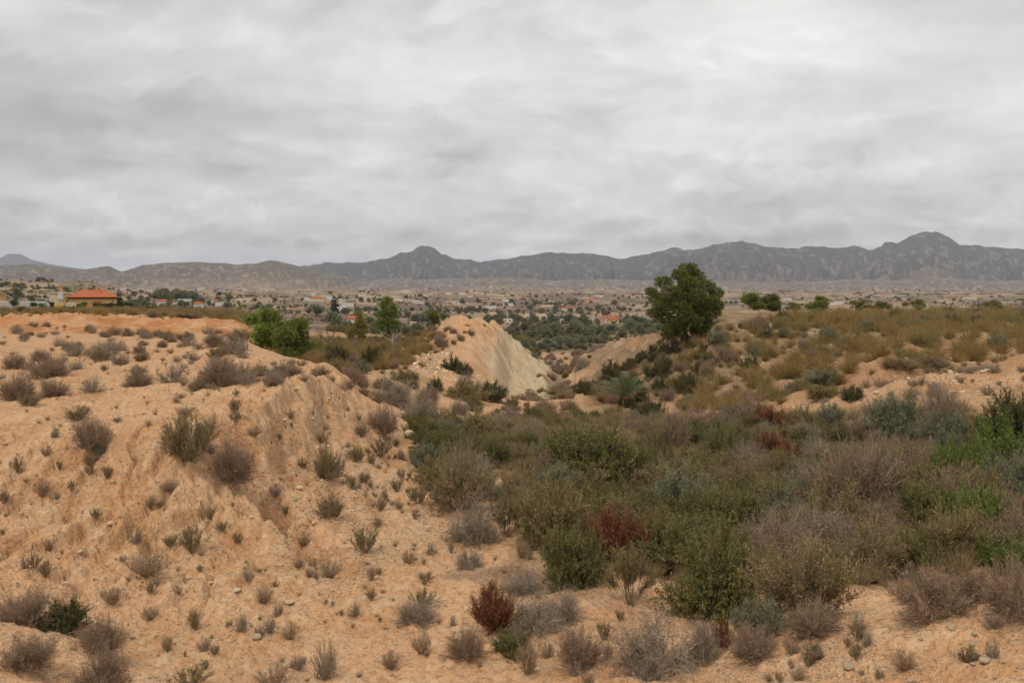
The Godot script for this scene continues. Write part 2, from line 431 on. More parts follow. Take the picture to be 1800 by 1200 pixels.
# erosion on top of the loft, all in metres on the ground plan
func relief(x: float, z: float, u: float, d: float, y: float, base: PackedFloat32Array, i: int, j: int) -> float:
	var r := 0.0
	var p := Vector2(x, z)
	if d < 70.0:
		var f := smoothstep(70.0, 30.0, d)
		r += nz.get_noise_2d(x * 0.22, z * 0.22) * 0.16
		r += nz.get_noise_2d(x * 1.1, z * 1.1) * 0.075 * f
		r += nz.get_noise_2d(x * 3.6, z * 3.6) * 0.055 * f
	# rills down the open slope
	if d > 15.0 and d < 42.0 and u < 780.0:
		var steep: float = clampf((base_at(base, i, mini(j + 12, H - 1)) - base_at(base, i, maxi(j - 12, 0))) / 0.5, 0.0, 1.0)
		var q := nr.get_noise_2d(x * 0.33 + nz.get_noise_2d(x * 0.3, z * 0.3) * 0.5, z * 0.07)
		r -= steep * maxf(q - 0.2, 0.0) * 0.55
		var q2 := nr.get_noise_2d(x * 1.1, z * 0.28 + 7.0)
		r -= steep * maxf(q2 - 0.3, 0.0) * 0.30
		var q3 := nr.get_noise_2d(x * 2.6 + q2, z * 0.9 + 3.0)
		r -= steep * maxf(q3 - 0.35, 0.0) * 0.16
	# side gully that undercuts the brow of the mound
	if d > 18.0 and d < 34.0 and u > 280.0 and u < 640.0:
		for s in [[pt(360, 26.5), pt(400, 25.5), 0.75, 0.55], [pt(400, 25.5), pt(470, 23.6), 0.85, 0.75], [pt(470, 23.6), pt(545, 22.0), 0.75, 0.65], [pt(545, 22.0), pt(620, 20.8), 0.5, 0.7]]:
			var sd := seg_dist(p, s[0], s[1])
			r -= s[2] * (1.0 - smoothstep(0.15, s[3], sd.x + 0.18 * nz.get_noise_2d(x * 2.0, z * 2.0)))
	# small washed-out hollows
	if d < 25.0 and u < 330.0:
		for s in [[125, 17.6, 0.42, 0.5], [20, 20.0, 0.5, 0.55], [268, 20.3, 0.12, 0.2], [340, 18.6, 0.25, 0.3], [150, 22.6, 0.12, 0.14]]:
			var c := pt(s[0], s[1])
			var dd := p.distance_to(c) + 0.12 * nz.get_noise_2d(x * 3.0, z * 3.0)
			r -= s[3] * (1.0 - smoothstep(s[2] * 0.35, s[2], dd))
	# red earth bank: stepped face with overhung ledges
	if u < 480.0 and d > 78.0 and d < 100.0:
		var e := nz.get_noise_2d(x * 0.12, z * 0.3)
		r += 0.30 * smoothstep(0.0, 0.35, e) + 0.35 * nr.get_noise_2d(x * 0.25, z * 0.5)
	# marl face: flutes running down to the gully
	if u > 740.0 and u < 985.0 and d > 70.0 and d < 175.0:
		var m := smoothstep(74.0, 90.0, d) * smoothstep(175.0, 150.0, d) * smoothstep(740.0, 800.0, u) * smoothstep(985.0, 950.0, u)
		r += m * 1.4 * nr.get_noise_2d((z + x * 0.5) * 0.11, x * 0.018)
		r += m * 1.0 * nr.get_noise_2d((z + x * 0.5) * 0.30, x * 0.05 + 3.0)
	# opposite flank: gullies falling to the left
	if u > 1010.0 and u < 1420.0 and d > 52.0 and d < 170.0:
		var m := smoothstep(52.0, 60.0, d) * smoothstep(1420.0, 1300.0, u) * smoothstep(170.0, 140.0, d)
		r += m * (1.5 - 1.0 * smoothstep(1180.0, 1300.0, u)) * (nr.get_noise_2d((z - x * 0.45) * 0.12, x * 0.03 + 5.0) - 0.2)
		r += m * 0.30 * nr.get_noise_2d((z - x * 0.45) * 0.4, x * 0.08 + 9.0)
	# sandy spurs below the grassy hill
	if u > 1250.0 and d > 34.0 and d < 62.0:
		for s in [[pt(1330, 47), pt(1410, 46.5), 0.35, 1.8], [pt(1410, 46.5), pt(1500, 46), 0.85, 2.0], [pt(1500, 46), pt(1560, 46.5), 1.05, 2.2], [pt(1560, 46.5), pt(1630, 48), 0.9, 2.2], [pt(1470, 41.5), pt(1610, 41), 0.5, 1.6], [pt(1640, 40), pt(1810, 41), 0.85, 2.4], [pt(1810, 41), pt(2000, 43), 0.8, 2.4]]:
			var sd := seg_dist(p, s[0], s[1])
			r += 0.55 * s[2] * (1.0 - smoothstep(0.0, s[3], sd.x + 0.5 * nz.get_noise_2d(x * 0.6, z * 0.6)))
		# spoil heap of rubble
		var sh := seg_dist(p, pt(1590, 53), pt(1730, 57))
		r += 0.9 * (1.0 - smoothstep(0.2, 2.6, sh.x + 0.8 * nz.get_noise_2d(x * 0.5, z * 0.5)))
	if u > 1200.0 and d > 50.0 and d < 125.0:
		r += 0.22 * nz.get_noise_2d(x * 0.14, z * 0.14)
	# low slab of earth at the lip of the gully
	if u > 880.0 and u < 1030.0 and d > 55.0 and d < 74.0:
		var sl := seg_dist(p, pt(920, 63), pt(1000, 64))
		r += 0.55 * (1.0 - smoothstep(0.9, 1.3, sl.x + 0.4 * nz.get_noise_2d(x * 0.9, z * 0.9)))
	if d > 230.0:
		var f := smoothstep(230.0, 800.0, d) * smoothstep(9000.0, 2500.0, d)
		r += f * (nz.get_noise_2d(x * 0.0042, z * 0.0042) * 6.0 + nr.get_noise_2d(x * 0.011, z * 0.011 + 3.0) * 2.6)
		# terraced steps
		var tq := nz.get_noise_2d(x * 0.0025 + 9.0, z * 0.006)
		r += f * 2.2 * (floorf(tq * 7.0) / 7.0 + smoothstep(0.75, 1.0, tq * 7.0 - floorf(tq * 7.0)) / 7.0)
	elif d > 150.0:
		r += smoothstep(150.0, 230.0, d) * 0.8 * nz.get_noise_2d(x * 0.05, z * 0.05)
	return r

func mixc(a: Color, b: Color, t: float) -> Color:
	return a.lerp(b, clampf(t, 0.0, 1.0))

func earth_colour(v: Vector3, u: float, d: float) -> Color:
	var x := v.x
	var z := -v.z
	var sand := Color(0.615, 0.37, 0.205)
	var ochre := Color(0.53, 0.295, 0.145)
	var pale := Color(0.64, 0.440, 0.270)
	var litter := Color(0.20, 0.135, 0.090)
	var a := nz.get_noise_2d(x * 0.25, z * 0.25)
	var c := mixc(sand, ochre, 0.35 + 1.1 * a)
	if d < 120.0:
		var b := nz.get_noise_2d(x * 1.7 + 20.0, z * 1.7)
		c = mixc(c, pale, 0.2 + 0.9 * b + 0.5 * nz.get_noise_2d(x * 0.5, z * 0.5 + 8.0))
	# plant litter in the scrub basin
	if d > 17.0 and d < 60.0:
		var lb := smoothstep(840.0, 1000.0, u + 220.0 * nz.get_noise_2d(x * 0.35, z * 0.35)) * smoothstep(17.5, 20.5, d + 2.0 * a) * (1.0 - smoothstep(36.0, 42.0, d + maxf(u - 1200.0, 0.0) * 0.013))
		c = mixc(c, litter, lb * 0.8)
	if d > 60.0 and d < 260.0 and u > 430.0 and u < 830.0:
		c = mixc(c, Color(0.30, 0.20, 0.10), clampf(0.55 + a, 0.0, 1.0) * smoothstep(820.0, 740.0, u + 30.0 * a) * smoothstep(430.0, 460.0, u) * smoothstep(60.0, 64.0, d))
	# marl
	if u > 780.0 and u < 1130.0 and d > 76.0 and d < 200.0:
		var edge := smoothstep(0.0, 22.0, (u - 786.0) * 0.55 + (d - 86.0) * 0.45 + 9.0 * a - maxf(0.0, (92.0 - d)) * 2.0)
		var top := smoothstep(-4.6, -7.0, v.y + 0.9 * nz.get_noise_2d(x * 0.3, z * 0.1))
		var marl := mixc(Color(0.58, 0.445, 0.27), Color(0.55, 0.445, 0.295), 0.5 + 1.2 * nz.get_noise_2d(z * 0.3 + x * 0.15, x * 0.03))
		var left := smoothstep(975.0, 955.0, u) * edge * top
		var right := smoothstep(985.0, 1010.0, u) * smoothstep(1130.0, 1080.0, u) * smoothstep(90.0, 118.0, d + 14.0 * a)
		c = mixc(c, marl, left)
		c = mixc(c, mixc(marl, ochre, 0.3), right * 0.8)
		if u > 930.0 and u < 1030.0:
			var fl := smoothstep(16.0, 6.0, absf(u - 972.0 - (d - 110.0) * 0.12 + 10.0 * a))
			c = mixc(c, mixc(Color(0.25, 0.185, 0.13), pale, smoothstep(0.3, 0.5, nz.get_noise_2d(x * 0.5, z * 0.15))), fl * 0.9)
	# brown flank and grassy hill
	if u > 1010.0 and d > 40.0 and d < 230.0:
		var f := smoothstep(1000.0, 1045.0, u) * smoothstep(50.0, 58.0, d + 3.0 * a)
		var g := nz.get_noise_2d(x * 0.4 + 3.0, z * 0.4)
		c = mixc(c, mixc(Color(0.20, 0.14, 0.092), Color(0.36, 0.22, 0.12), 0.45 + 1.6 * g), f * 0.9)
		c = mixc(c, mixc(Color(0.24, 0.17, 0.10), Color(0.36, 0.255, 0.155), 0.5 + 1.5 * g), smoothstep(1200.0, 1290.0, u) * smoothstep(-3.0, 3.0, d + 4.0 * a - 45.0 - 10.0 * smoothstep(1360.0, 1500.0, u)) * 0.92)
		c = mixc(c, pale, smoothstep(0.28, 0.45, nz.get_noise_2d(x * 0.16 + 60.0, z * 0.16)) * f * 0.4)
	# ochre spurs below the hill
	if u > 1280.0 and d > 32.0 and d < 64.0:
		c = mixc(c, Color(0.42, 0.25, 0.135), smoothstep(1280.0, 1360.0, u) * smoothstep(32.0, 35.0, d) * smoothstep(64.0, 56.0, d) * clampf(0.65 + 0.8 * a, 0.0, 0.9))
	# grass strip before the houses
	if u < 470.0 and d > 96.0 and d < 260.0:
		c = mixc(c, Color(0.28, 0.19, 0.08), smoothstep(96.0, 104.0, d) * 0.8)
	if u < 470.0 and d > 76.0 and d < 97.0:
		c = mixc(c, Color(0.47, 0.20, 0.075), 0.6 + a)
	if d > 170.0:
		var far := smoothstep(170.0, 260.0, d)
		var k := nc.get_noise_2d(x * 0.006, z * 0.006 * 0.6)
		var g := nz.get_noise_2d(x * 0.012, z * 0.012)
		var h := nz.get_noise_2d(x * 0.05, z * 0.05) * 0.7 + nz.get_noise_2d(x * 0.22, z * 0.16) * 0.6
		var f := mixc(Color(0.19, 0.14, 0.097), Color(0.32, 0.23, 0.15), 0.5 + 0.5 * k + 0.8 * h)
		f = mixc(f, Color(0.13, 0.115, 0.06), smoothstep(0.05, 0.35, g + 0.4 * h))
		f = mixc(f, Color(0.17, 0.115, 0.085), smoothstep(0.2, 0.6, nc.get_noise_2d(x * 0.004 + 7.0, z * 0.005)))
		f = mixc(f, Color(0.41, 0.305, 0.20), smoothstep(0.28, 0.4, nz.get_noise_2d(x * 0.006 + 50.0, z * 0.013)))
		f = mixc(f, Color(0.42, 0.25, 0.14), smoothstep(0.25, 0.5, nz.get_noise_2d(x * 0.009 + 90.0, z * 0.02)) * 0.7)
		c = mixc(c, f, far)
	return c

# height of the ground at a place in front of the camera
func ground_y(x: float, z: float) -> float:
	var d := -z
	var fi := ((900.0 + x / d * FOC) - U0) / US
	var j := row_of(d)
	fi = clampf(fi, 0.0, wedge - 1.001)
	var i := int(fi)
	var a := fi - i
	var b := (d - row_d[j]) / (row_d[j + 1] - row_d[j])
	var k := i * H + j
	return lerpf(lerpf(gy[k], gy[k + 1], b), lerpf(gy[k + H], gy[k + H + 1], b), a)

func row_of(d: float) -> int:
	var lo := 0
	var hi := H - 2
	while lo < hi:
		var mid := (lo + hi + 1) / 2
		if row_d[mid] <= d: lo = mid
		else: hi = mid - 1
	return lo

# the ground seen in the photograph at column u, row v
func seen(u: float, v: float) -> Vector3:
	var i := clampi(int((u - U0) / US), 0, wedge - 2)
	for j in range(28, H - 1):
		var d := row_d[j]
		if HOR - gy[i * H + j] / d * FOC <= v:
			var x := (u - 900.0) / FOC * d
			return Vector3(x, ground_y(x, -d), -d)
	return Vector3(0, 0, -9000)

func hidden(p: Vector3, lift := 0.4) -> bool:
	var d := -p.z
	var u := 900.0 + p.x / d * FOC
	var i := clampi(int((u - U0) / US), 0, wedge - 2)
	var s := (p.y + lift) / d
	var j := row_of(d)
	for q in range(26, j, 3):
		if gy[i * H + q] / row_d[q] > s:
			return true
	return false

# ------------------------------------------------------------------ helpers for objects
func numbered(called: String) -> String:
	var n: int = names.get(called, 0)
	names[called] = n + 1
	return called if n == 0 else "%s_%03d" % [called, n]

func tag(o: Node, label: String, category: String, group := "", kind := "") -> void:
	o.set_meta("label", label)
	o.set_meta("category", category)
	if group: o.set_meta("group", group)
	if kind: o.set_meta("kind", kind)

func part(parent: Node, called: String, me: Mesh, m: Material = null) -> MeshInstance3D:
	var o := MeshInstance3D.new()
	o.name = called
	o.mesh = me
	if m: o.material_override = m
	parent.add_child(o, true)
	return o

# a bag of triangles
class Bag:
	var v := PackedVector3Array()
	var c := PackedColorArray()
	var n := PackedVector3Array()
	func tri(a: Vector3, b: Vector3, d: Vector3, col: Color) -> void:
		var m := (d - a).cross(b - a).normalized()
		v.append(a); v.append(b); v.append(d)
		n.append(m); n.append(m); n.append(m)
		c.append(col); c.append(col); c.append(col)
	func quad(a: Vector3, b: Vector3, d: Vector3, e: Vector3, col: Color) -> void:
		tri(a, b, d, col)
		tri(a, d, e, col)
	func stick(a: Vector3, b: Vector3, ra: float, rb: float, sides: int, col: Color) -> void:
		var t := (b - a).normalized()
		var s := t.cross(Vector3.UP if absf(t.y) < 0.9 else Vector3.RIGHT).normalized()
		var w := t.cross(s)
		for k in sides:
			var p := TAU * k / sides
			var q := TAU * (k + 1) / sides
			var e0 := s * cos(p) + w * sin(p)
			var e1 := s * cos(q) + w * sin(q)
			tri(a + e0 * ra, b + e0 * rb, a + e1 * ra, col)
			if rb > 0.0005:
				tri(a + e1 * ra, b + e0 * rb, b + e1 * rb, col)
	func leaf(p: Vector3, along: Vector3, side: Vector3, l: float, w: float, col: Color) -> void:
		var a := p
		var b := p + along * l * 0.5 + side * w * 0.5
		var d := p + along * l
		var e := p + along * l * 0.5 - side * w * 0.5
		tri(a, b, d, col)
		tri(a, d, e, col)
	func blade(pts: Array, side: Vector3, w: float, col: Color) -> void:
		for k in pts.size() - 1:
			var w0: float = w * (1.0 - float(k) / (pts.size() - 1))
			var w1: float = w * (1.0 - float(k + 1) / (pts.size() - 1))
			tri(pts[k] - side * w0, pts[k + 1] - side * w1, pts[k] + side * w0, col)
			if w1 > 0.0:
				tri(pts[k] + side * w0, pts[k + 1] - side * w1, pts[k + 1] + side * w1, col)
	func box(lo: Vector3, hi: Vector3, col := Color(1, 1, 1)) -> void:
		var p := []
		for k in 8:
			p.append(Vector3(hi.x if k & 1 else lo.x, hi.y if k & 2 else lo.y, hi.z if k & 4 else lo.z))
		for f in [[0, 2, 3, 1], [4, 5, 7, 6], [0, 4, 6, 2], [1, 3, 7, 5], [2, 6, 7, 3], [0, 1, 5, 4]]:
			quad(p[f[0]], p[f[3]], p[f[2]], p[f[1]], col)
	func scaled(s: Vector3, o := Vector3.ZERO) -> void:
		for k in v.size():
			v[k] = (v[k] - o) * s
			n[k] = (n[k] / s).normalized()
	func mesh(m: Material) -> ArrayMesh:
		var arr := []
		arr.resize(Mesh.ARRAY_MAX)
		arr[Mesh.ARRAY_VERTEX] = v
		arr[Mesh.ARRAY_NORMAL] = n
		arr[Mesh.ARRAY_COLOR] = c
		var me := ArrayMesh.new()
		if v.size():
			me.add_surface_from_arrays(Mesh.PRIMITIVE_TRIANGLES, arr)
			me.surface_set_material(0, m)
		return me

func rdir(r: RandomNumberGenerator) -> Vector3:
	var y := r.randf_range(-1.0, 1.0)
	var a := r.randf_range(0.0, TAU)
	var s := sqrt(1.0 - y * y)
	return Vector3(cos(a) * s, y, sin(a) * s)

func tint(r: RandomNumberGenerator, list: Array, spread := 0.25) -> Color:
	var c: Color = list[r.randi() % list.size()]
	var k := 1.0 + r.randf_range(-spread, spread)
	return Color(c.r * k, c.g * k * (1.0 + r.randf_range(-0.06, 0.06)), c.b * k)

# a shrub one unit wide and one unit tall: stems that fork into twigs that carry leaves
# p: stems, spread (deg), twigs, from, tlen, leaves, ll, lw, up, cols, bark, bend
func shrub_meshes(seed_: int, p: Dictionary) -> Array:
	var r := RandomNumberGenerator.new()
	r.seed = seed_
	var st := Bag.new()
	var fo := Bag.new()
	var bark: Array = p.bark
	var thick: float = p.get("thick", 0.010)
	for k in int(p.stems):
		var az := r.randf_range(0, TAU)
		var tilt := deg_to_rad(p.spread) * pow(r.randf(), 0.5)
		var dir := Vector3(cos(az) * sin(tilt), cos(tilt), sin(az) * sin(tilt))
		var len := r.randf_range(0.62, 1.02)
		var pos: Vector3 = Vector3(cos(az), 0, sin(az)) * r.randf() * p.get("foot", 0.06)
		pos.y = -0.06
		var pts := [pos]
		var segs := 5
		for s in segs:
			dir = (dir + rdir(r) * 0.16 + Vector3.UP * p.get("bend", 0.06)).normalized()
			pos += dir * len / segs
			pts.append(pos)
		var bc := tint(r, bark, 0.2)
		for s in segs:
			st.stick(pts[s], pts[s + 1], thick * (1.0 - 0.16 * s), thick * (1.0 - 0.16 * (s + 1)), 3, bc)
		for t in int(p.twigs):
			var q := r.randf_range(p.from, 1.0) * segs
			var s := mini(int(q), segs - 1)
			var a: Vector3 = pts[s].lerp(pts[s + 1], q - s)
			var dm: Vector3 = (pts[s + 1] - pts[s]).normalized()
			var dt: Vector3 = (dm + rdir(r) * p.get("wild", 0.8) + Vector3.UP * p.get("up", 0.2)).normalized()
			var tl: float = p.tlen * r.randf_range(0.5, 1.1)
			var b: Vector3 = a + dt * tl * 0.5
			var dt2: Vector3 = (dt + rdir(r) * 0.35).normalized()
			var e: Vector3 = b + dt2 * tl * 0.5
			st.stick(a, b, thick * 0.42, thick * 0.32, 3, bc)
			st.stick(b, e, thick * 0.32, 0.0, 3, bc)
			var lcol: Color = tint(r, p.cols, 0.12)
			for l in int(p.leaves):
				var w := r.randf()
				var at: Vector3 = (a.lerp(b, w * 2.0) if w < 0.5 else b.lerp(e, w * 2.0 - 1.0)) + rdir(r) * p.get("jit", 0.02)
				var al: Vector3 = (dt2 * p.get("follow", 0.6) + rdir(r) + Vector3.UP * p.get("lup", 0.3)).normalized()
				var sd: Vector3 = al.cross(rdir(r)).normalized()
				var kk := 1.0 + r.randf_range(-0.28, 0.28)
				fo.leaf(at, al, sd, p.ll * r.randf_range(0.6, 1.2), p.lw * r.randf_range(0.7, 1.2), Color(lcol.r * kk, lcol.g * kk, lcol.b * kk))
	fit_unit([st, fo])
	return [st.mesh(M.bark), fo.mesh(M.leaf)]

func fit_unit(bags: Array) -> void:
	var rad := 0.01
	var top := 0.01
	var hs := []
	var rs := []
	for b in bags:
		for k in range(0, b.v.size(), 3):
			hs.append(b.v[k].y)
			rs.append(Vector2(b.v[k].x, b.v[k].z).length())
	hs.sort(); rs.sort()
	top = hs[int(hs.size() * 0.985)]
	rad = rs[int(rs.size() * 0.975)]
	for b in bags:
		b.scaled(Vector3(0.5 / rad, 1.0 / top, 0.5 / rad))

func tussock_mesh(seed_: int, blades: int, cols: Array, spread: float, w: float, droop: float) -> ArrayMesh:
	var r := RandomNumberGenerator.new()
	r.seed = seed_
	var b := Bag.new()
	for k in blades:
		var az := r.randf_range(0, TAU)
		var tilt := deg_to_rad(spread) * pow(r.randf(), 0.7)
		var out := Vector3(cos(az), 0, sin(az))
		var dir := (out * sin(tilt) + Vector3.UP * cos(tilt)).normalized()
		var pos := out * r.randf() * 0.12
		pos.y = -0.05
		var len := r.randf_range(0.5, 1.05)
		var pts := [pos]
		for s in 3:
			pos += dir * len / 3.0
			dir = (dir + out * droop * 0.5 - Vector3.UP * droop * s * 0.4 + rdir(r) * 0.12).normalized()
			pts.append(pos)
		b.blade(pts, dir.cross(rdir(r)).normalized(), w, tint(r, cols, 0.25))
	fit_unit([b])
	return b.mesh(M.leaf)

# kind -> list of prototypes
func proto(kind: String, meshes: Array, called: String) -> void:
	var o := Node3D.new()
	o.name = called
	var n := ["branchwork", "foliage"]
	if meshes.size() == 1:
		var mi := MeshInstance3D.new()
		mi.mesh = meshes[0]
		mi.name = called
		o = mi
	else:
		for k in meshes.size():
			if meshes[k].get_surface_count():
				part(o, n[k], meshes[k])
	if not kinds.has(kind): kinds[kind] = []
	kinds[kind].append([o, called])

# landmarks that labels can name
var marks := []
func mark(u: float, v: float, called: String) -> void:
	marks.append([seen(u, v), called])

func beside(at: Vector3, label: String) -> String:
	var best := 1e9
	var said := ""
	for m in marks:
		var q: float = at.distance_to(m[0])
		if q < best:
			best = q
			said = m[1]
	var full := label + (" close to " if best < 2.5 + 0.02 * -at.z else " in sight of ") + said
	return label if best > 60.0 or full.split(" ").size() > 15 else full

func put(kind: String, at: Vector3, w: float, h: float, label: String, category: String, group := "", pick := -1) -> Node3D:
	var list: Array = kinds[kind]
	var pr: Array = list[(rng.randi() if pick < 0 else pick) % list.size()]
	var o: Node3D = pr[0].duplicate()
	o.name = numbered(pr[1])
	add_child(o)
	o.position = at
	var b := Basis(Vector3.UP, rng.randf_range(0, TAU))
	o.basis = b.scaled_local(Vector3(w, h, w))
	if group:
		label = beside(at, ("tiny " if w < 0.25 else ("small " if w < 0.6 else ("broad " if w > 1.4 else ""))) + label)
	tag(o, label, category, group)
	count[kind] = count.get(kind, 0) + 1
	return o

# by photo: foot at (u, v), size in photo pixels
func put_px(kind: String, u: float, v: float, wp: float, hp: float, label: String, category: String, group := "", pick := -1) -> Node3D:
	var p := seen(u, v)
	var s := -p.z / FOC
	return put(kind, p, wp * s, hp * s, label, category, group, pick)


# ------------------------------------------------------------------ mountains
func spline(pts: Array, u: float) -> float:
	if u <= pts[0][0]: return pts[0][1]
	for k in pts.size() - 1:
		if u <= pts[k + 1][0]:
			var t: float = (u - pts[k][0]) / (pts[k + 1][0] - pts[k][0])
			t = lerpf(t, t * t * (3.0 - 2.0 * t), 0.35)
			return lerpf(pts[k][1], pts[k + 1][1], t)
	return pts[pts.size() - 1][1]

# a range whose crest stands at depth dc with the given skyline; front foot at df, back foot at db
func ridge(called: String, label: String, sky_: Array, df: float, dc: float, db: float, foot_y: float, spur: float, scale: float, low: Color, high: Color, bare: Color, off: float, pw: float, bare_line: float, w := 500, rf := 50) -> void:
	var rb := 10
	var h := rf + rb
	var verts := PackedVector3Array()
	var cols := PackedColorArray()
	verts.resize(w * h)
	cols.resize(w * h)
	for i in w:
		var u := lerpf(-420.0, 2220.0, i / (w - 1.0))
		var v := spline(sky_, u)
		var yc := (HOR - v) / FOC * dc
		for j in h:
			var s := j / (rf - 1.0) if j < rf else 1.0 + (j - rf + 1.0) / rb
			var d := lerpf(df, dc, s) if s <= 1.0 else lerpf(dc, db, s - 1.0)
			var x := (u - 900.0) / FOC * d
			var f := pow(s, pw) if s <= 1.0 else pow(2.0 - s, 1.4)
			var y := lerpf(foot_y, yc, f)
			var g := 4.0 * s * (1.0 - s) if s <= 1.0 else 0.0
			var wx := x + nz.get_noise_2d(x / scale * 0.5, d / scale * 0.5 + off) * scale * 0.45
			var q := nr.get_noise_2d(wx / scale + off, d / scale * 0.30)
			var q2 := nr.get_noise_2d(wx / scale * 3.0 + off, d / scale * 1.3 + 4.0)
			var q3 := nr.get_noise_2d(wx / scale * 8.0 + off, d / scale * 4.0 + 8.0)
			y += spur * (g * (q - 1.0) * 0.62 + (0.05 + g) * (q2 - 1.0) * 0.36 + (0.06 + g) * (q3 - 1.0) * 0.17)
			y += nz.get_noise_2d(x / scale * 6.0, off + d * 0.001) * spur * 0.045
			verts[i * h + j] = Vector3(x, y, -d)
			var a := nz.get_noise_2d(x / scale * 1.6 + off, d / scale * 1.6)
			var b := nz.get_noise_2d(x / scale * 9.0 + off, d / scale * 7.0)
			var e := nz.get_noise_2d(x / scale * 24.0 + off, d / scale * 9.0)
			var c := mixc(low, high, smoothstep(bare_line - 0.22, bare_line + 0.22, s + 0.3 * a + 0.22 * b))
			c = mixc(c, bare, smoothstep(0.06, 0.30, b * 0.9 + 0.8 * e + 0.35 * a + 0.04 + 0.5 * (0.40 - s)) * 0.9)
			cols[i * h + j] = c
	var idx := PackedInt32Array()
	for i in w - 1:
		for j in h - 1:
			var a := i * h + j
			var b := a + h
			idx.append_array(PackedInt32Array([a, a + 1, b, b, a + 1, b + 1]))
	var norms := PackedVector3Array()
	norms.resize(w * h)
	for i in w:
		for j in h:
			var a := verts[mini(i + 1, w - 1) * h + j] - verts[maxi(i - 1, 0) * h + j]
			var b := verts[i * h + mini(j + 1, h - 1)] - verts[i * h + maxi(j - 1, 0)]
			var n := a.cross(b)
			norms[i * h + j] = (n if n.y > 0 else -n).normalized()
	var arr := []
	arr.resize(Mesh.ARRAY_MAX)
	arr[Mesh.ARRAY_VERTEX] = verts
	arr[Mesh.ARRAY_NORMAL] = norms
	arr[Mesh.ARRAY_COLOR] = cols
	arr[Mesh.ARRAY_INDEX] = idx
	var me := ArrayMesh.new()
	me.add_surface_from_arrays(Mesh.PRIMITIVE_TRIANGLES, arr)
	me.surface_set_material(0, M.mountain)
	var o := MeshInstance3D.new()
	o.name = called
	o.mesh = me
	add_child(o)
	tag(o, label, "mountain" if called.begins_with("mountain") else "hill", "", "structure")

func make_mountains() -> void:
	var scrub := Color(0.052, 0.053, 0.042)
	var rock := Color(0.185, 0.135, 0.10)
	ridge("mountain_peak", "pale blue flat-topped peak far beyond the brown hills", [[-420, 480], [-100, 473], [0, 453], [12, 446], [34, 446], [60, 458], [100, 466], [150, 473], [240, 478], [360, 474], [400, 465], [440, 469], [500, 474], [900, 490], [2220, 495]], 9500, 13500, 16000, 0.0, 60.0, 1500.0, scrub, scrub, rock, 31.0, 0.9, 0.5)
	ridge("mountain_range", "long grey mountain range with a craggy summit under the clouds", [[-420, 492], [380, 478], [470, 470], [530, 466], [580, 460], [640, 459.5], [680, 453], [702, 444], [722, 440], [738, 431.5], [752, 430], [764, 435], [778, 446], [800, 453], [845, 459], [900, 451], [940, 446], [970, 441.5], [1000, 443.5], [1030, 443], [1060, 447.5], [1095, 454], [1130, 447], [1160, 441], [1188, 432], [1206, 439], [1250, 430.5], [1300, 423], [1322, 425.5], [1350, 433.5], [1400, 434.5], [1432, 432], [1480, 434.5], [1500, 431], [1532, 438], [1549, 433], [1556, 424.5], [1568, 423], [1576, 428], [1590, 421], [1606, 411], [1624, 405.5], [1650, 408], [1668, 414], [1690, 430], [1714, 429.5], [1740, 431.5], [1800, 437], [1960, 441], [2220, 462]], 4400, 7600, 10500, 10.0, 270.0, 900.0, Color(0.12, 0.10, 0.075), scrub, rock, 3.0, 0.8, 0.40, 1050, 105)
	ridge("hills", "brown scrub-covered hills behind the red-roofed villa", [[-420, 476], [-100, 470], [0, 466], [60, 463.5], [110, 470], [150, 473], [174, 469], [190, 466.5], [214, 477], [250, 465.5], [300, 461], [340, 459.5], [380, 461.5], [420, 464], [450, 462.5], [475, 456.5], [500, 461], [530, 468], [570, 478], [640, 490], [760, 503], [2220, 512]], 3000, 4600, 6200, -2.0, 60.0, 480.0, Color(0.17, 0.125, 0.09), Color(0.095, 0.08, 0.055), Color(0.26, 0.19, 0.13), 12.0, 0.85, 0.55, 700, 60)
	ridge("foothills", "pale eroded foothills at the feet of the mountain range", [[-420, 514], [180, 509], [300, 504], [420, 499], [520, 494], [600, 493], [690, 489], [740, 491], [800, 489], [900, 486], [960, 492], [1060, 490], [1150, 493], [1260, 492], [1330, 496], [1420, 495], [1500, 490], [1580, 492], [1660, 488], [1740, 493], [1800, 492], [2220, 492]], 2300, 4700, 6500, -8.0, 42.0, 420.0, Color(0.17, 0.13, 0.095), Color(0.125, 0.10, 0.075), Color(0.29, 0.22, 0.155), 77.0, 0.9, 0.5, 900, 80)

# ------------------------------------------------------------------ shrubs, grasses
const C_DRY := [Color(0.27, 0.185, 0.115), Color(0.22, 0.15, 0.095), Color(0.32, 0.23, 0.15)]
const C_STRAW := [Color(0.33, 0.235, 0.15), Color(0.27, 0.19, 0.12), Color(0.38, 0.28, 0.19)]
const C_GREY := [Color(0.29, 0.23, 0.175), Color(0.24, 0.185, 0.14), Color(0.35, 0.285, 0.22)]
const C_MAUVE := [Color(0.29, 0.205, 0.14), Color(0.24, 0.165, 0.11), Color(0.33, 0.235, 0.17)]
const C_RED := [Color(0.212, 0.081, 0.038), Color(0.162, 0.064, 0.034), Color(0.238, 0.106, 0.051)]
const C_GREEN := [Color(0.168, 0.162, 0.054), Color(0.126, 0.138, 0.046), Color(0.216, 0.186, 0.072)]
const C_OLIVE := [Color(0.228, 0.186, 0.078), Color(0.186, 0.156, 0.066), Color(0.276, 0.216, 0.102)]
const C_BLUE := [Color(0.195, 0.20, 0.12), Color(0.16, 0.17, 0.10), Color(0.24, 0.235, 0.15)]
const C_LIME := [Color(0.14, 0.185, 0.045), Color(0.105, 0.145, 0.038), Color(0.185, 0.21, 0.065)]
const C_GOLD := [Color(0.31, 0.205, 0.08), Color(0.25, 0.165, 0.065), Color(0.36, 0.245, 0.11), Color(0.18, 0.145, 0.06)]
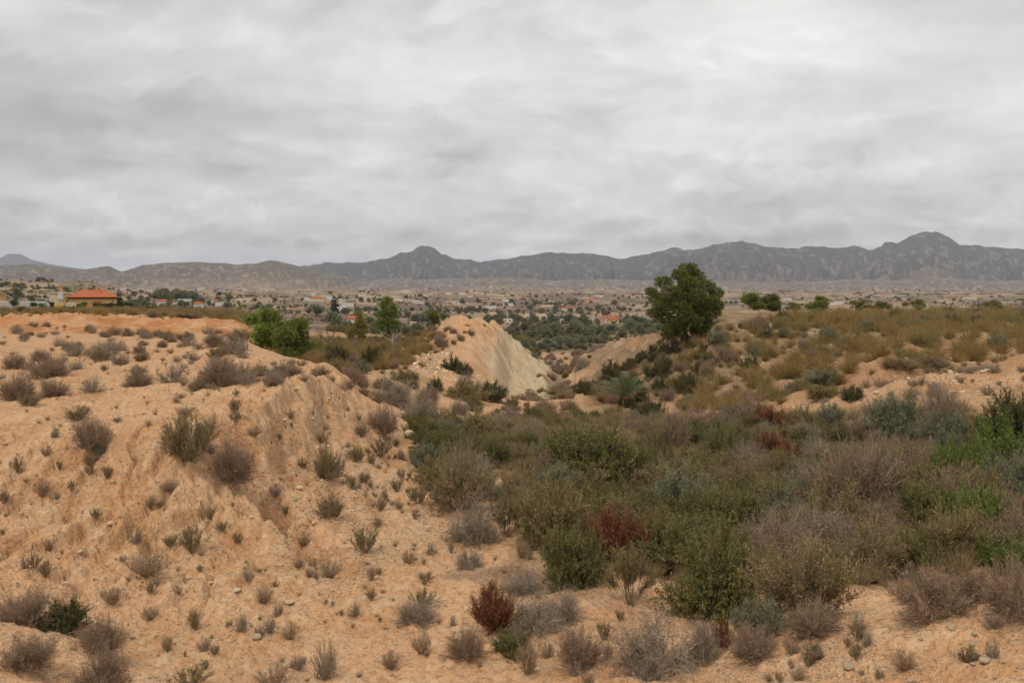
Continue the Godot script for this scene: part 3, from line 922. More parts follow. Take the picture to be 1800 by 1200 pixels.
const C_DARK := [Color(0.114, 0.114, 0.048), Color(0.090, 0.090, 0.042), Color(0.150, 0.132, 0.060)]
const BARK := [Color(0.17, 0.125, 0.09), Color(0.21, 0.16, 0.12)]

func make_protos() -> void:
	for k in 5:
		proto("tuft", shrub_meshes(100 + k, {"stems": 46, "spread": 64, "twigs": 8, "from": 0.25, "tlen": 0.34, "leaves": 4, "ll": 0.14, "lw": 0.014, "cols": C_STRAW, "bark": C_STRAW, "bend": 0.07, "thick": 0.015, "up": 0.5}), "dry_tuft")
		proto("greytuft", shrub_meshes(120 + k, {"stems": 48, "spread": 82, "twigs": 9, "from": 0.25, "tlen": 0.32, "leaves": 4, "ll": 0.12, "lw": 0.016, "cols": C_GREY, "bark": C_GREY, "bend": 0.05, "thick": 0.015, "up": 0.3}), "grey_tuft")
		proto("sprig", shrub_meshes(140 + k, {"stems": 30, "spread": 58, "twigs": 9, "from": 0.30, "tlen": 0.28, "leaves": 9, "ll": 0.075, "lw": 0.028, "cols": [Color(0.22, 0.18, 0.085), Color(0.18, 0.15, 0.07), Color(0.30, 0.22, 0.13)], "bark": C_STRAW, "bend": 0.07, "thick": 0.015, "up": 0.6}), "green_tipped_tuft")
	for k in 3:
		proto("green", shrub_meshes(240 + k, {"stems": 56, "spread": 90, "twigs": 24, "from": 0.40, "tlen": 0.36, "leaves": 28, "ll": 0.042, "lw": 0.022, "cols": C_GREEN, "bark": BARK, "bend": 0.02, "thick": 0.012, "up": 0.15}), "green_shrub")
	for k in 4:
		proto("dry", shrub_meshes(200 + k, {"stems": 70, "spread": 84, "twigs": 18, "from": 0.3, "tlen": 0.40, "leaves": 6, "ll": 0.12, "lw": 0.011, "cols": C_MAUVE, "bark": C_MAUVE, "bend": 0.03, "thick": 0.012, "up": 0.3, "wild": 0.9}), "dry_bush")
		proto("grey", shrub_meshes(220 + k, {"stems": 70, "spread": 92, "twigs": 17, "from": 0.3, "tlen": 0.42, "leaves": 6, "ll": 0.14, "lw": 0.011, "cols": C_GREY, "bark": C_GREY, "bend": -0.03, "thick": 0.012, "up": -0.1, "wild": 1.0}), "dead_bush")
		proto("olive", shrub_meshes(260 + k, {"stems": 54, "spread": 88, "twigs": 21, "from": 0.35, "tlen": 0.36, "leaves": 18, "ll": 0.05, "lw": 0.02, "cols": C_OLIVE, "bark": C_DRY, "bend": 0.03, "thick": 0.012, "up": 0.2}), "olive_shrub")
		proto("blue", shrub_meshes(280 + k, {"stems": 60, "spread": 84, "twigs": 20, "from": 0.40, "tlen": 0.34, "leaves": 10, "ll": 0.11, "lw": 0.017, "cols": C_BLUE, "bark": C_GREY, "bend": 0.05, "thick": 0.012, "up": 0.4, "wild": 0.6}), "grey_green_shrub")
	for k in 3:
		proto("red", shrub_meshes(300 + k, {"stems": 62, "spread": 78, "twigs": 20, "from": 0.35, "tlen": 0.34, "leaves": 9, "ll": 0.11, "lw": 0.017, "cols": C_RED, "bark": [Color(0.17, 0.08, 0.055)], "bend": 0.05, "thick": 0.012, "up": 0.5, "wild": 0.6}), "red_shrub")
		proto("lime", shrub_meshes(320 + k, {"stems": 80, "spread": 66, "twigs": 12, "from": 0.2, "tlen": 0.30, "leaves": 11, "ll": 0.11, "lw": 0.028, "cols": C_LIME, "bark": [Color(0.12, 0.15, 0.04)], "bend": 0.06, "thick": 0.010, "up": 0.8, "wild": 0.6, "foot": 0.5}), "bright_green_bush")
		proto("dark", shrub_meshes(340 + k, {"stems": 50, "spread": 88, "twigs": 20, "from": 0.3, "tlen": 0.36, "leaves": 22, "ll": 0.055, "lw": 0.026, "cols": C_DARK, "bark": [Color(0.09, 0.07, 0.05)], "bend": 0.03, "thick": 0.013, "up": 0.3}), "dark_shrub")
		proto("open", shrub_meshes(360 + k, {"stems": 22, "spread": 46, "twigs": 26, "from": 0.55, "tlen": 0.34, "leaves": 13, "ll": 0.05, "lw": 0.024, "cols": C_OLIVE, "bark": BARK, "bend": -0.02, "thick": 0.012, "up": 0.3}), "open_stemmed_shrub")
		proto("mixed", shrub_meshes(380 + k, {"stems": 48, "spread": 80, "twigs": 17, "from": 0.3, "tlen": 0.36, "leaves": 16, "ll": 0.055, "lw": 0.017, "cols": [C_GREEN[0], C_DRY[0], C_OLIVE[2], C_DRY[2]], "bark": C_DRY, "bend": 0.04, "thick": 0.012, "up": 0.4}), "half_dry_shrub")
	for k in 5:
		proto("gold", [tussock_mesh(400 + k, 330, C_GOLD if k < 3 else [Color(0.22, 0.18, 0.07), Color(0.17, 0.145, 0.06), Color(0.29, 0.21, 0.09)], 66, 0.008, 0.34)], "grass_tussock")
	for k in 3:
		proto("straw", [tussock_mesh(420 + k, 160, [Color(0.36, 0.27, 0.15), Color(0.30, 0.21, 0.12)], 45, 0.007, 0.22)], "straw_tuft")
		proto("rush", [tussock_mesh(430 + k, 260, [Color(0.11, 0.12, 0.05), Color(0.15, 0.14, 0.07), Color(0.22, 0.18, 0.10)], 50, 0.008, 0.18)], "rush_clump")

func inside(poly: PackedVector2Array, u: float, v: float) -> bool:
	return Geometry2D.is_point_in_polygon(Vector2(u, v), poly)

# scatter by even spread on the ground among depths d0..d1 where the photo shows the outline poly; calls back with the place
func scatter(n: int, poly: Array, d0: float, d1: float, what: Callable, gap := 0.0) -> int:
	var pp := PackedVector2Array()
	var ua := 1e9
	var ub := -1e9
	for q in poly:
		pp.append(Vector2(q[0], q[1])); ua = minf(ua, q[0]); ub = maxf(ub, q[0])
	var done := 0
	var tries := 0
	var used := []
	while done < n and tries < n * 60:
		tries += 1
		var u := rng.randf_range(ua, ub)
		var d := sqrt(rng.randf_range(d0 * d0, d1 * d1)) if d1 < d0 * 6.0 else d0 * pow(d1 / d0, rng.randf())
		var x := (u - 900.0) / FOC * d
		var y := ground_y(x, -d)
		var v := HOR - y / d * FOC
		if not inside(pp, u, v): continue
		var p := Vector3(x, y, -d)
		if gap > 0.0:
			var near := false
			for w in used:
				if absf(w.x - x) < gap and absf(w.z + d) < gap:
					near = true
					break
			if near: continue
		if hidden(p): continue
		used.append(p)
		what.call(p, u, v, d)
		done += 1
	return done

func make_plants() -> void:
	make_protos()
	for m in [[1262, 1068, "largest green shrub"], [1092, 985, "rust red bush"], [1158, 1180, "haycock-like dead bush"], [868, 1106, "red bush in grey tangle"], [1108, 1064, "fan-stemmed shrub"], [1512, 903, "big mauve-brown bush"], [1040, 856, "broad round green shrub"], [1725, 948, "bright green bushes"], [1780, 788, "tall dark green shrub"], [1352, 804, "pair of red bushes"], [808, 893, "russet half-dry bush"], [835, 953, "bleached dead bush"], [333, 810, "green-topped brow bush"], [157, 788, "dark dry slope bush"], [578, 840, "green-topped wash bush"], [337, 973, "mid-slope tuft"], [110, 1110, "dark ditch bush"], [450, 1122, "smooth pale stone"], [390, 678, "large plateau bush"], [28, 700, "dark reddish plateau bush"], [718, 768, "upright pinkish boulder"], [590, 640, "two round dark bushes"], [865, 704, "pale marl face"], [1100, 714, "young palm"], [1206, 606, "great pine"], [1500, 700, "sandy spur"], [1660, 640, "spoil heap"], [1732, 1164, "largest pale boulder"], [1642, 1084, "fan-shaped dry bush"], [1352, 577, "pale crest boulder"], [681, 604, "tall bright pine"], [150, 575, "red earth bank"], [330, 582, "far end of red bank"], [747, 746, "mauve-grey gully bush"], [240, 660, "bare sand patch"], [1203, 888, "wide olive shrub"], [1575, 763, "bush against the bank"], [1442, 549, "lone round pine"], [1610, 549, "almond trees"], [633, 850, "stony wash"], [505, 1060, "flat foot-of-slope stone"], [168, 926, "pale rounded slope stone"]]:
		mark(m[0], m[1], "the " + m[2] if not m[2].ends_with("bushes") and not m[2].ends_with("trees") else "the " + m[2])
	# --- single plants of the foreground and the basin: kind, column, foot row, width, height, label, group
	var one := [
		["green", 1262, 1072, 205, 158, "largest dense dark green shrub, rounded, beside the sandy clearing", ""],
		["green", 1008, 1026, 120, 100, "round green shrub just below the rust red bush", ""],
		["red", 1092, 985, 120, 88, "large rust red bush rising behind two green shrubs", ""],
		["open", 1108, 1066, 92, 112, "pale olive shrub with bare stems fanning from one foot on sand", ""],
		["mixed", 1410, 1085, 190, 150, "large half-dry olive shrub leaning against the largest dark green shrub", ""],
		["blue", 1335, 1120, 98, 66, "dome-shaped grey-green broom before the half-dry olive shrub", ""],
		["grey", 1158, 1182, 172, 100, "tangled grey dead bush heaped like a haycock on the sand", ""],
		["grey", 1236, 1158, 74, 66, "small grey dead bush joined to the haycock-like one", ""],
		["red", 1272, 1140, 40, 52, "small rusty brown bush between dead bush and grey-green broom", ""],
		["dry", 1325, 1160, 95, 58, "low pinkish dry bush before the grey-green broom", ""],
		["dry", 1432, 1118, 105, 62, "spreading pink-brown dry bush at the top edge of the stony near slope", ""],
		["dry", 1642, 1086, 160, 82, "wide fan-shaped pink-brown dry bush on the stony slope edge", ""],
		["dry", 1795, 1085, 125, 100, "tall pink-brown dry bush spilling over the stony near slope", ""],
		["dry", 1720, 1060, 90, 60, "dull brown dry bush between two fan-shaped pink-brown ones", ""],
		["red", 868, 1108, 82, 76, "rust red bush growing out of a grey tangle on the sand", ""],
		["grey", 945, 1112, 108, 62, "grey tangled bush touching a rust red bush on the sand", ""],
		["green", 900, 1148, 70, 36, "low green patch of leaves at the foot of a grey tangle", ""],
		["dry", 818, 1158, 70, 56, "feathery dry bush beside the rust red bush on sand", ""],
		["dry", 1018, 1172, 92, 70, "feathery pinkish bush standing alone between sand patches", ""],
		["grey", 732, 1094, 76, 42, "low grey cushion bush with a green sprig on bare sand", ""],
		["sprig", 744, 1068, 46, 34, "green sprig growing through a low grey cushion bush", ""],
		["grey", 922, 1042, 72, 34, "low dark grey cushion bush left of the round green shrub", ""],
		["grey", 990, 1088, 76, 46, "grey cushion bush on sand below the round green shrub", ""],
		["grey", 824, 996, 52, 28, "small dark grey cushion bush at the foot of the slope", ""],
		["dry", 1512, 905, 165, 138, "big round mauve-brown leafless bush in the basin scrub", ""],
		["blue", 1415, 905, 75, 70, "pale grey-green bush beside the big mauve-brown one", ""],
		["green", 1040, 858, 175, 98, "broad round green shrub in the middle of the basin", ""],
		["olive", 1203, 890, 155, 72, "low wide olive shrub in the middle of the basin", ""],
		["green", 1275, 822, 90, 60, "dark olive round shrub behind the wide olive one", ""],
		["lime", 1725, 955, 125, 100, "bright green leafy bush in the wet corner, lowest of three", ""],
		["lime", 1690, 875, 105, 92, "bright green leafy bush with dark gap below, among brown scrub", ""],
		["lime", 1765, 825, 125, 84, "bright green leafy bush under the dark green shrub on the bank", ""],
		["lime", 1775, 1012, 105, 74, "bright green leafy bush next to the slope edge", ""],
		["dark", 1780, 790, 110, 95, "tall dark green shrub against the sandy bank", ""],
		["blue", 1575, 765, 110, 66, "wide grey-green shrub against the sandy bank", ""],
		["dry", 1655, 760, 70, 74, "upright brown bush between grey-green and dark green shrubs", ""],
		["red", 1352, 806, 56, 42, "small rust red bush, upper one of a close pair", ""],
		["red", 1385, 832, 64, 48, "small rust red bush, lower one of a close pair", ""],
		["red", 1350, 762, 90, 42, "wide brick red bush below the grassy hill", ""],
		["dry", 1322, 748, 84, 44, "round mauve bush below the foot of the grassy hill", ""],
		["dry", 1232, 768, 120, 44, "low wide pinkish bush behind the basin shrubs", ""],
		["dry", 1185, 800, 60, 72, "dark mauve upright bush in the basin middle", ""],
		["mixed", 808, 895, 120, 86, "russet-brown half-dry bush at the edge of the gravelly slope", ""],
		["grey", 835, 955, 105, 78, "bleached dead bush with bare branches near the gravel", ""],
		["open", 890, 945, 80, 78, "yellow-green feathery bush beside the bleached dead one", ""],
		["olive", 815, 770, 115, 50, "flat olive bush above the basin at the gully head", ""],
		["grey", 747, 748, 85, 46, "mauve-grey twiggy bush at the gully head", ""],
		["mixed", 333, 812, 98, 78, "green-topped bush with bare twigs below on the bare brow", ""],
		["dry", 408, 846, 80, 68, "pinkish leafless bush just under the eroded brow", ""],
		["dry", 157, 790, 66, 50, "dark dry bush on the open slope below the plateau edge", ""],
		["mixed", 578, 842, 62, 56, "green-topped bush in the stony wash beside the slope", ""],
		["mixed", 578, 905, 54, 42, "small half-green bush in the stony wash", ""],
		["sprig", 337, 975, 52, 52, "bushy green-tipped tuft in the middle of the open slope", ""],
		["sprig", 640, 975, 52, 50, "leaning green-tipped tuft on the gravelly foot of slope", ""],
		["tuft", 257, 1012, 72, 50, "wide dry tuft low on the open slope", ""],
		["dark", 110, 1112, 96, 58, "dark green bush in the ditch below the open slope", ""],
		["dry", 40, 1098, 110, 62, "brown bush filling the near end of the ditch", ""],
		["dry", 178, 1150, 90, 66, "brown twiggy bush in the ditch beside the dark green one", ""],
		["dry", 180, 1215, 100, 72, "brown wispy bush at the ditch mouth", ""],
		["dry", 50, 1175, 100, 60, "reddish dry bush on the near side of the ditch", ""],
		["dry", 390, 678, 82, 44, "large reddish-brown round bush on the plateau", ""],
		["dry", 28, 702, 64, 42, "dark reddish round bush on the plateau near the slope", ""],
		["dry", 85, 662, 78, 34, "wide brown bush on the plateau beside bare sand", ""],
		["grey", 690, 705, 85, 40, "grey-mauve bush in the side gully below the bench", ""],
		["dry", 672, 758, 58, 46, "brown bush on the stony side of the gully", ""],
		["dark", 590, 642, 50, 34, "round dark bush, left of two below the dead trees", ""],
		["dark", 652, 644, 42, 34, "round dark bush, second of two below the dead trees", ""],
		["blue", 634, 656, 34, 22, "grey-green bush between two round dark bushes", ""],
		["lime", 558, 622, 28, 20, "fresh green bush at the foot of a leaning dead tree", ""],
		["dark", 865, 706, 50, 32, "dark green bush at the foot of the pale marl face", ""],
		["olive", 820, 702, 80, 30, "olive bush on the bench before the pale marl face", ""],
		["dark", 795, 650, 36, 22, "dark bush on the ridge slope before the marl face", ""],
		["dark", 815, 660, 34, 20, "second dark bush down the ridge slope before the marl", ""],
		["olive", 710, 672, 50, 22, "low olive bush on the stony bench", ""],
		["dark", 765, 690, 30, 22, "round dark olive bush on the bench edge", ""],
		["dark", 1075, 672, 36, 30, "dark bush at the foot of the brown flank", ""],
		["dark", 1168, 664, 40, 26, "dark bush in a groove of the brown flank", ""],
		["dark", 1206, 690, 46, 30, "dark bush low on the brown flank near the palm", ""],
		["dark", 1164, 634, 22, 16, "small dark bush below the great pine", ""],
		["dark", 1140, 740, 60, 34, "dark green bush beside the young palm", ""],
		["dark", 1500, 704, 40, 22, "dark round bush on the crest of the sandy spur", ""],
		["olive", 1450, 702, 70, 22, "brown-olive bush line before the sandy spur", ""],
		["blue", 1450, 678, 70, 28, "grey-green bush patch in the hollow behind the sandy spur", ""],
		["mixed", 1640, 648, 70, 24, "brownish-green bush under the spoil heap", ""],
		["mixed", 1590, 652, 60, 22, "low brownish bush along the spoil heap foot", ""],
		["blue", 1262, 618, 34, 20, "grey-green bush on the brow near the great pine", ""],
		["dry", 1330, 585, 44, 26, "grey-brown bush on the crest beside a pale boulder", ""],
	]
	var twigs := []
	for a in one:
		var o := put_px(a[0], a[1], a[2], a[3], a[4] * (0.84 if a[2] > 900 else 0.95), a[5], "shrub")
		if o.position.z > -34.0:
			for k in 16:
				var w: float = o.basis.x.length()
				var ang := rng.randf_range(0, TAU)
				var rr := w * rng.randf_range(0.35, 0.75)
				var tp := o.position + Vector3(cos(ang) * rr, 0, sin(ang) * rr)
				tp.y = ground_y(tp.x, tp.z) + 0.01
				var l := rng.randf_range(0.12, 0.45)
				twigs.append(Transform3D(Basis(Vector3.UP, rng.randf_range(0, TAU)).scaled_local(Vector3(l, l, l)), tp))
	var tb := Bag.new()
	tb.stick(Vector3(-0.5, 0.0, 0), Vector3(-0.1, 0.04, 0.05), 0.016, 0.014, 4, C_GREY[1])
	tb.stick(Vector3(-0.1, 0.04, 0.05), Vector3(0.5, 0.03, -0.04), 0.014, 0.004, 4, C_GREY[1])
	tb.stick(Vector3(-0.1, 0.04, 0.05), Vector3(0.25, 0.10, 0.22), 0.010, 0.003, 3, C_GREY[0])
	tb.stick(Vector3(0.15, 0.035, 0.0), Vector3(0.35, 0.02, -0.2), 0.008, 0.003, 3, C_GREY[0])
	multi("twig_litter", "dead twigs lying on the sand around the shrubs", "litter", tb.mesh(M.bark), twigs)
	# --- tufts of the open slope
	var tufts := [[80, 808, 22, 24], [30, 832, 30, 32], [103, 826, 15, 20], [155, 820, 22, 24], [157, 845, 24, 20], [187, 842, 24, 27], [75, 874, 32, 36], [125, 866, 19, 24], [5, 886, 24, 28], [295, 858, 40, 24], [263, 892, 27, 24], [279, 894, 20, 16], [370, 911, 32, 32], [390, 941, 34, 20], [168, 922, 27, 24], [238, 956, 30, 34], [300, 968, 34, 24], [483, 893, 26, 30], [503, 928, 22, 22], [533, 968, 28, 26], [418, 971, 24, 24], [525, 1000, 26, 24], [580, 1015, 52, 34], [80, 1018, 30, 34], [60, 998, 28, 28], [465, 1063, 38, 38], [197, 1063, 42, 38], [263, 1085, 42, 28], [433, 1020, 30, 16], [413, 728, 30, 32], [510, 737, 20, 20], [563, 780, 36, 26], [447, 769, 30, 22], [490, 775, 16, 16], [533, 824, 26, 22], [413, 754, 30, 22], [277, 1036, 17, 14], [343, 1106, 34, 35], [510, 1123, 40, 34], [293, 1146, 24, 32], [377, 1152, 22, 20], [337, 1205, 72, 40], [480, 1205, 82, 42], [570, 1196, 54, 78], [757, 976, 20, 27], [793, 972, 18, 28], [718, 990, 28, 30], [745, 994, 12, 16], [917, 982, 28, 37], [931, 985, 16, 22], [748, 1022, 38, 20], [740, 1150, 42, 48], [687, 1174, 47, 38], [653, 1022, 27, 32], [1060, 1126, 37, 40], [927, 1188, 52, 72], [1033, 1204, 42, 28], [642, 848, 26, 22], [697, 864, 28, 28], [735, 887, 47, 37], [733, 850, 32, 22], [668, 900, 30, 32], [623, 812, 37, 34], [670, 803, 47, 42], [633, 762, 47, 32], [615, 685, 24, 22], [1505, 1160, 40, 34], [1590, 1180, 60, 44], [1745, 1108, 46, 34], [1700, 1165, 60, 36], [1490, 1140, 24, 20], [665, 1010, 16, 16], [600, 1085, 12, 14], [620, 1105, 10, 12], [850, 1065, 18, 24], [865, 1040, 16, 26], [1090, 1095, 22, 26], [100, 885, 14, 14], [215, 990, 16, 14], [455, 1010, 14, 12], [350, 1010, 16, 14]]
	var tk := ["tuft", "greytuft", "sprig"]
	var tl := ["dry brown tuft on the bare slope", "grey twiggy tuft on the bare slope", "dry tuft with green tips on the bare slope"]
	for a in tufts:
		var k: int = [0, 0, 1, 2, 2][rng.randi() % 5]
		put_px(tk[k], a[0], a[1], a[2] * 0.9, a[3] * 0.74, tl[k], "tuft", "tufts on the bare slope")
	var small := func(p: Vector3, u: float, v: float, d: float):
		if nz.get_noise_2d(p.x * 0.4 + 30.0, p.z * 0.4) < 0.06: return
		var k: int = [0, 1, 1, 2][rng.randi() % 4]
		var w := lerpf(0.08, 0.34, pow(rng.randf(), 1.7))
		put(tk[k], p, w, w * rng.randf_range(0.7, 1.2), tl[k], "tuft", "tufts on the bare slope")
	scatter(120, [[0, 770], [360, 740], [560, 650], [700, 760], [760, 930], [560, 1060], [400, 1200], [250, 1200], [0, 1000]], 14.0, 38.0, small)
	scatter(90, [[420, 1090], [700, 1000], [1000, 1000], [1100, 1200], [420, 1200]], 14.0, 24.0, small)
	scatter(40, [[1450, 1120], [1800, 1060], [1800, 1200], [1300, 1200]], 9.0, 14.0, small)
	# --- plateau above the slope
	var pl := ["low dry brown bush on the bare plateau", "low grey twiggy bush on the bare plateau", "small half-green bush on the bare plateau"]
	var plateau := func(p: Vector3, u: float, v: float, d: float):
		var k: int = [0, 0, 1, 1, 2][rng.randi() % 5]
		var big := pow(rng.randf(), 1.6)
		var w := lerpf(0.3, 1.3, big)
		put(["dry", "greytuft", "mixed"][k] if w > 0.6 else tk[k], p, w, w * rng.randf_range(0.42, 0.62), pl[k], "shrub", "bushes on the bare plateau")
	scatter(48, [[0, 760], [340, 735], [470, 670], [420, 600], [0, 640]], 24.0, 50.0, plateau, 0.5)
	scatter(85, [[0, 650], [420, 640], [440, 585], [0, 572]], 40.0, 92.0, plateau, 0.8)
	scatter(26, [[400, 640], [540, 640], [600, 680], [420, 690]], 30.0, 50.0, plateau, 0.5)
	# --- gully head and benches
	var bl := ["dry brown bush in the gully head", "grey dead bush in the gully head", "half-dry bush in the gully head", "olive bush in the gully head"]
	var bench := func(p: Vector3, u: float, v: float, d: float):
		var k := rng.randi() % 4
		var w := lerpf(0.35, 1.5, pow(rng.randf(), 1.5))
		put(["dry", "grey", "mixed", "olive"][k], p, w, w * rng.randf_range(0.45, 0.75), bl[k], "shrub", "bushes in the gully head")
	scatter(58, [[570, 650], [720, 660], [880, 690], [960, 710], [1000, 735], [880, 760], [720, 790], [640, 720]], 36.0, 80.0, bench, 0.7)
	scatter(34, [[890, 738], [1015, 738], [1015, 688], [930, 688]], 58.0, 112.0, func(p, u, v, d):
		var w := rng.randf_range(0.6, 1.8)
		var k := rng.randi() % 2
		put(["dry", "mixed"][k], p, w, w * 0.5, ["dry brown bush at the gully lip", "half-dry bush at the gully lip"][k], "shrub", "bushes at the gully lip"), 0.9)
	scatter(140, [[640, 770], [740, 760], [780, 900], [700, 930], [600, 850]], 22.0, 45.0, small)
	# --- basin scrub
	var sk := ["green", "olive", "blue", "dry", "grey", "mixed", "red"]
	var sl := ["green shrub in the basin scrub", "olive shrub in the basin scrub", "grey-green shrub in the basin scrub", "mauve-brown leafless bush in the basin scrub", "grey dead bush in the basin scrub", "half-dry shrub in the basin scrub", "rusty red bush in the basin scrub"]
	var basin := func(p: Vector3, u: float, v: float, d: float):
		var g := nz.get_noise_2d(p.x * 0.10 + 5.0, p.z * 0.10)
		var q := rng.randf() + g * 0.5
		var k := 0
		if u > 1250.0:
			k = 3 if q < 0.26 else (4 if q < 0.31 else (5 if q < 0.46 else (2 if q < 0.58 else (6 if q < 0.595 else (1 if q < 0.82 else 0)))))
		else:
			k = 3 if q < 0.09 else (4 if q < 0.15 else (5 if q < 0.27 else (2 if q < 0.44 else (1 if q < 0.72 else 0))))
		var w := rng.randf_range(0.7, 2.1) * lerpf(1.0, 0.6, smoothstep(24.0, 46.0, d))
		put(sk[k], p, w, w * rng.randf_range(0.45, 0.68), sl[k], "shrub", "scrub filling the basin")
	scatter(370, [[720, 740], [860, 750], [1000, 730], [1180, 748], [1420, 740], [1560, 742], [1800, 720], [1900, 800], [1900, 1010], [1700, 1040], [1480, 1080], [1330, 1040], [1180, 1010], [960, 960], [900, 900], [760, 860]], 19.0, 52.0, basin, 0.55)
	# --- grassy hill
	var hl := func(p: Vector3, u: float, v: float, d: float):
		var w := rng.randf_range(0.6, 1.5)
		var n: int = count.get("gold", 0)
		if rng.randf() < 0.17:
			var k: int = [0, 1, 2][rng.randi() % 3]
			put(["dark", "blue", "dry"][k], p, w, w * 0.6, ["dark green bush among the hill tussocks", "grey-green bush among the hill tussocks", "brown dry bush among the hill tussocks"][k], "shrub", "bushes on the grassy hill")
		elif n < 180:
			put("gold", p, w, w * rng.randf_range(0.5, 0.75), "golden grass tussock on the hillside", "grass", "golden tussocks on the hillside")
		else:
			more_gold.append([p, w])
	scatter(860, [[1190, 640], [1280, 575], [1400, 558], [1800, 552], [1960, 552], [1960, 610], [1740, 640], [1560, 664], [1480, 694], [1400, 716], [1290, 726], [1180, 726]], 45.0, 120.0, hl)
	scatter(210, [[1010, 690], [1180, 600], [1290, 575], [1280, 640], [1150, 735], [1060, 710]], 54.0, 110.0, func(p, u, v, d):
		var w := rng.randf_range(0.5, 1.5)
		var k: int = [0, 0, 1, 2][rng.randi() % 4]
		put(["dark", "dry", "gold"][k], p, w, w * 0.6, ["dark bush on the brown flank", "brown dry bush on the brown flank", "golden grass tussock on the brown flank"][k], "shrub" if k < 2 else "grass", "plants on the gully flank"), 0.8)
	scatter(60, [[1370, 715], [1480, 690], [1620, 655], [1800, 640], [1960, 640], [1960, 700], [1700, 700]], 36.0, 56.0, func(p, u, v, d):
		var w := rng.randf_range(0.25, 0.8)
		put("greytuft" if rng.randf() < 0.6 else "tuft", p, w, w * 0.6, "small dry tuft on the sandy spurs", "tuft", "tufts on the sandy spurs"))
	# bench with the trees
	scatter(110, [[440, 610], [600, 605], [760, 590], [790, 600], [740, 650], [560, 650], [480, 625]], 58.0, 118.0, func(p, u, v, d):
		var w := rng.randf_range(0.6, 1.6)
		var k: int = [0, 0, 0, 1, 2][rng.randi() % 5]
		put(["gold", "olive", "dry"][k], p, w, w * 0.6, ["yellow grass tussock under the bench trees", "olive bush under the bench trees", "brown bush under the bench trees"][k], "grass" if k == 0 else "shrub", "plants under the bench trees"))
	scatter(22, [[755, 578], [850, 578], [842, 592], [800, 610], [770, 615]], 70.0, 135.0, func(p, u, v, d):
		var w := rng.randf_range(0.4, 1.0)
		put("dry", p, w, w * 0.6, "small dark brown bush on the marl ridge", "shrub", "bushes on the marl ridge"), 1.5)
	scatter(190, [[930, 690], [950, 640], [900, 600], [1100, 600], [1040, 640], [1000, 690]], 95.0, 330.0, func(p, u, v, d):
		var w := rng.randf_range(0.8, 2.6)
		var k := rng.randi() % 3
		put(["dry", "dark", "grey"][k], p, w, w * 0.5, ["brown bush on the gully floor", "dark bush on the gully floor", "grey bush on the gully floor"][k], "shrub", "bushes on the gully floor"))
	# --- masses nobody could count
	mass("dry_grass", "golden-brown dry grass in the strip before the houses", "gold", 1500, [[-60, 568], [-60, 542], [440, 545], [440, 580], [200, 566]], 95.0, 150.0, 0.25, 1.35, 0.0)
	mass("straw_grass", "pale straw grass between the villa hedge and the red bank", "straw", 1300, [[-60, 568], [-60, 542], [440, 545], [440, 580], [200, 566]], 97.0, 200.0, 0.3, 0.9)
	scatter(46, [[-40, 566], [-40, 545], [440, 548], [440, 578], [200, 564]], 97.0, 165.0, func(p, u, v, d):
		var w := rng.randf_range(0.6, 2.0)
		var k := rng.randi() % 3
		put(["dry", "dark", "olive"][k], p, w, w * 0.45, ["brown bush in the villa grass strip", "dark bush in the villa grass strip", "olive bush in the villa grass strip"][k], "shrub", "bushes in the grass strip"))
	mass("hill_grass", "thin golden grass between the tussocks of the hill", "gold", 2200, [[1190, 640], [1280, 575], [1400, 550], [2000, 545], [2000, 610], [1740, 640], [1560, 664], [1480, 694], [1400, 716], [1290, 726], [1180, 720]], 45.0, 122.0, 0.2, 0.8, -0.05)
	mass("undergrowth", "dry straw and twigs covering the basin floor under the shrubs", "straw", 2600, [[760, 745], [1000, 725], [1180, 735], [1420, 735], [1800, 715], [1900, 800], [1900, 1030], [1700, 1050], [1480, 1090], [1330, 1060], [1180, 1030], [960, 970], [880, 900], [780, 850]], 18.5, 50.0, 0.3, 0.75)
	mass("bench_grass", "dry yellow grass around the trees of the bench", "gold", 900, [[430, 615], [600, 590], [760, 580], [800, 600], [740, 650], [560, 655]], 58.0, 120.0, 0.4, 0.9)
	mass("sparse_weeds", "tiny dry weeds sprinkled over the sand", "straw", 380, [[0, 640], [420, 610], [560, 650], [760, 900], [1000, 1000], [1150, 1200], [0, 1200]], 13.0, 60.0, 0.06, 0.22)

var more_gold := []

func mass(called: String, label: String, kind: String, n: int, poly: Array, d0: float, d1: float, w0: float, w1: float, gate := -9.0) -> void:
	var ts := []
	scatter(n, poly, d0, d1, func(p, u, v, d):
		if nz.get_noise_2d(p.x * 0.16, p.z * 0.16) + rng.randf_range(-0.15, 0.15) < gate: return
		var w := lerpf(w0, w1, pow(rng.randf(), 1.6))
		ts.append(Transform3D(Basis(Vector3.UP, rng.randf_range(0, TAU)).scaled_local(Vector3(w, w * rng.randf_range(0.45, 0.8), w)), p)))
	if called == "hill_grass":
		for g in more_gold:
			ts.append(Transform3D(Basis(Vector3.UP, rng.randf_range(0, TAU)).scaled_local(Vector3(g[1], g[1] * 0.6, g[1])), g[0]))
	multi(called, label, "grass", kinds[kind][0][0].mesh, ts)

func multi(called: String, label: String, category: String, me: Mesh, ts: Array, cols := []) -> void:
	var mm := MultiMesh.new()
	mm.transform_format = MultiMesh.TRANSFORM_3D
	mm.use_colors = cols.size() > 0
	mm.mesh = me
	mm.instance_count = ts.size()
	for k in ts.size():
		mm.set_instance_transform(k, ts[k])
		if cols.size(): mm.set_instance_color(k, cols[k])
	var o := MultiMeshInstance3D.new()
	o.name = called
	o.multimesh = mm
	add_child(o)
	tag(o, label, category, "", "stuff")

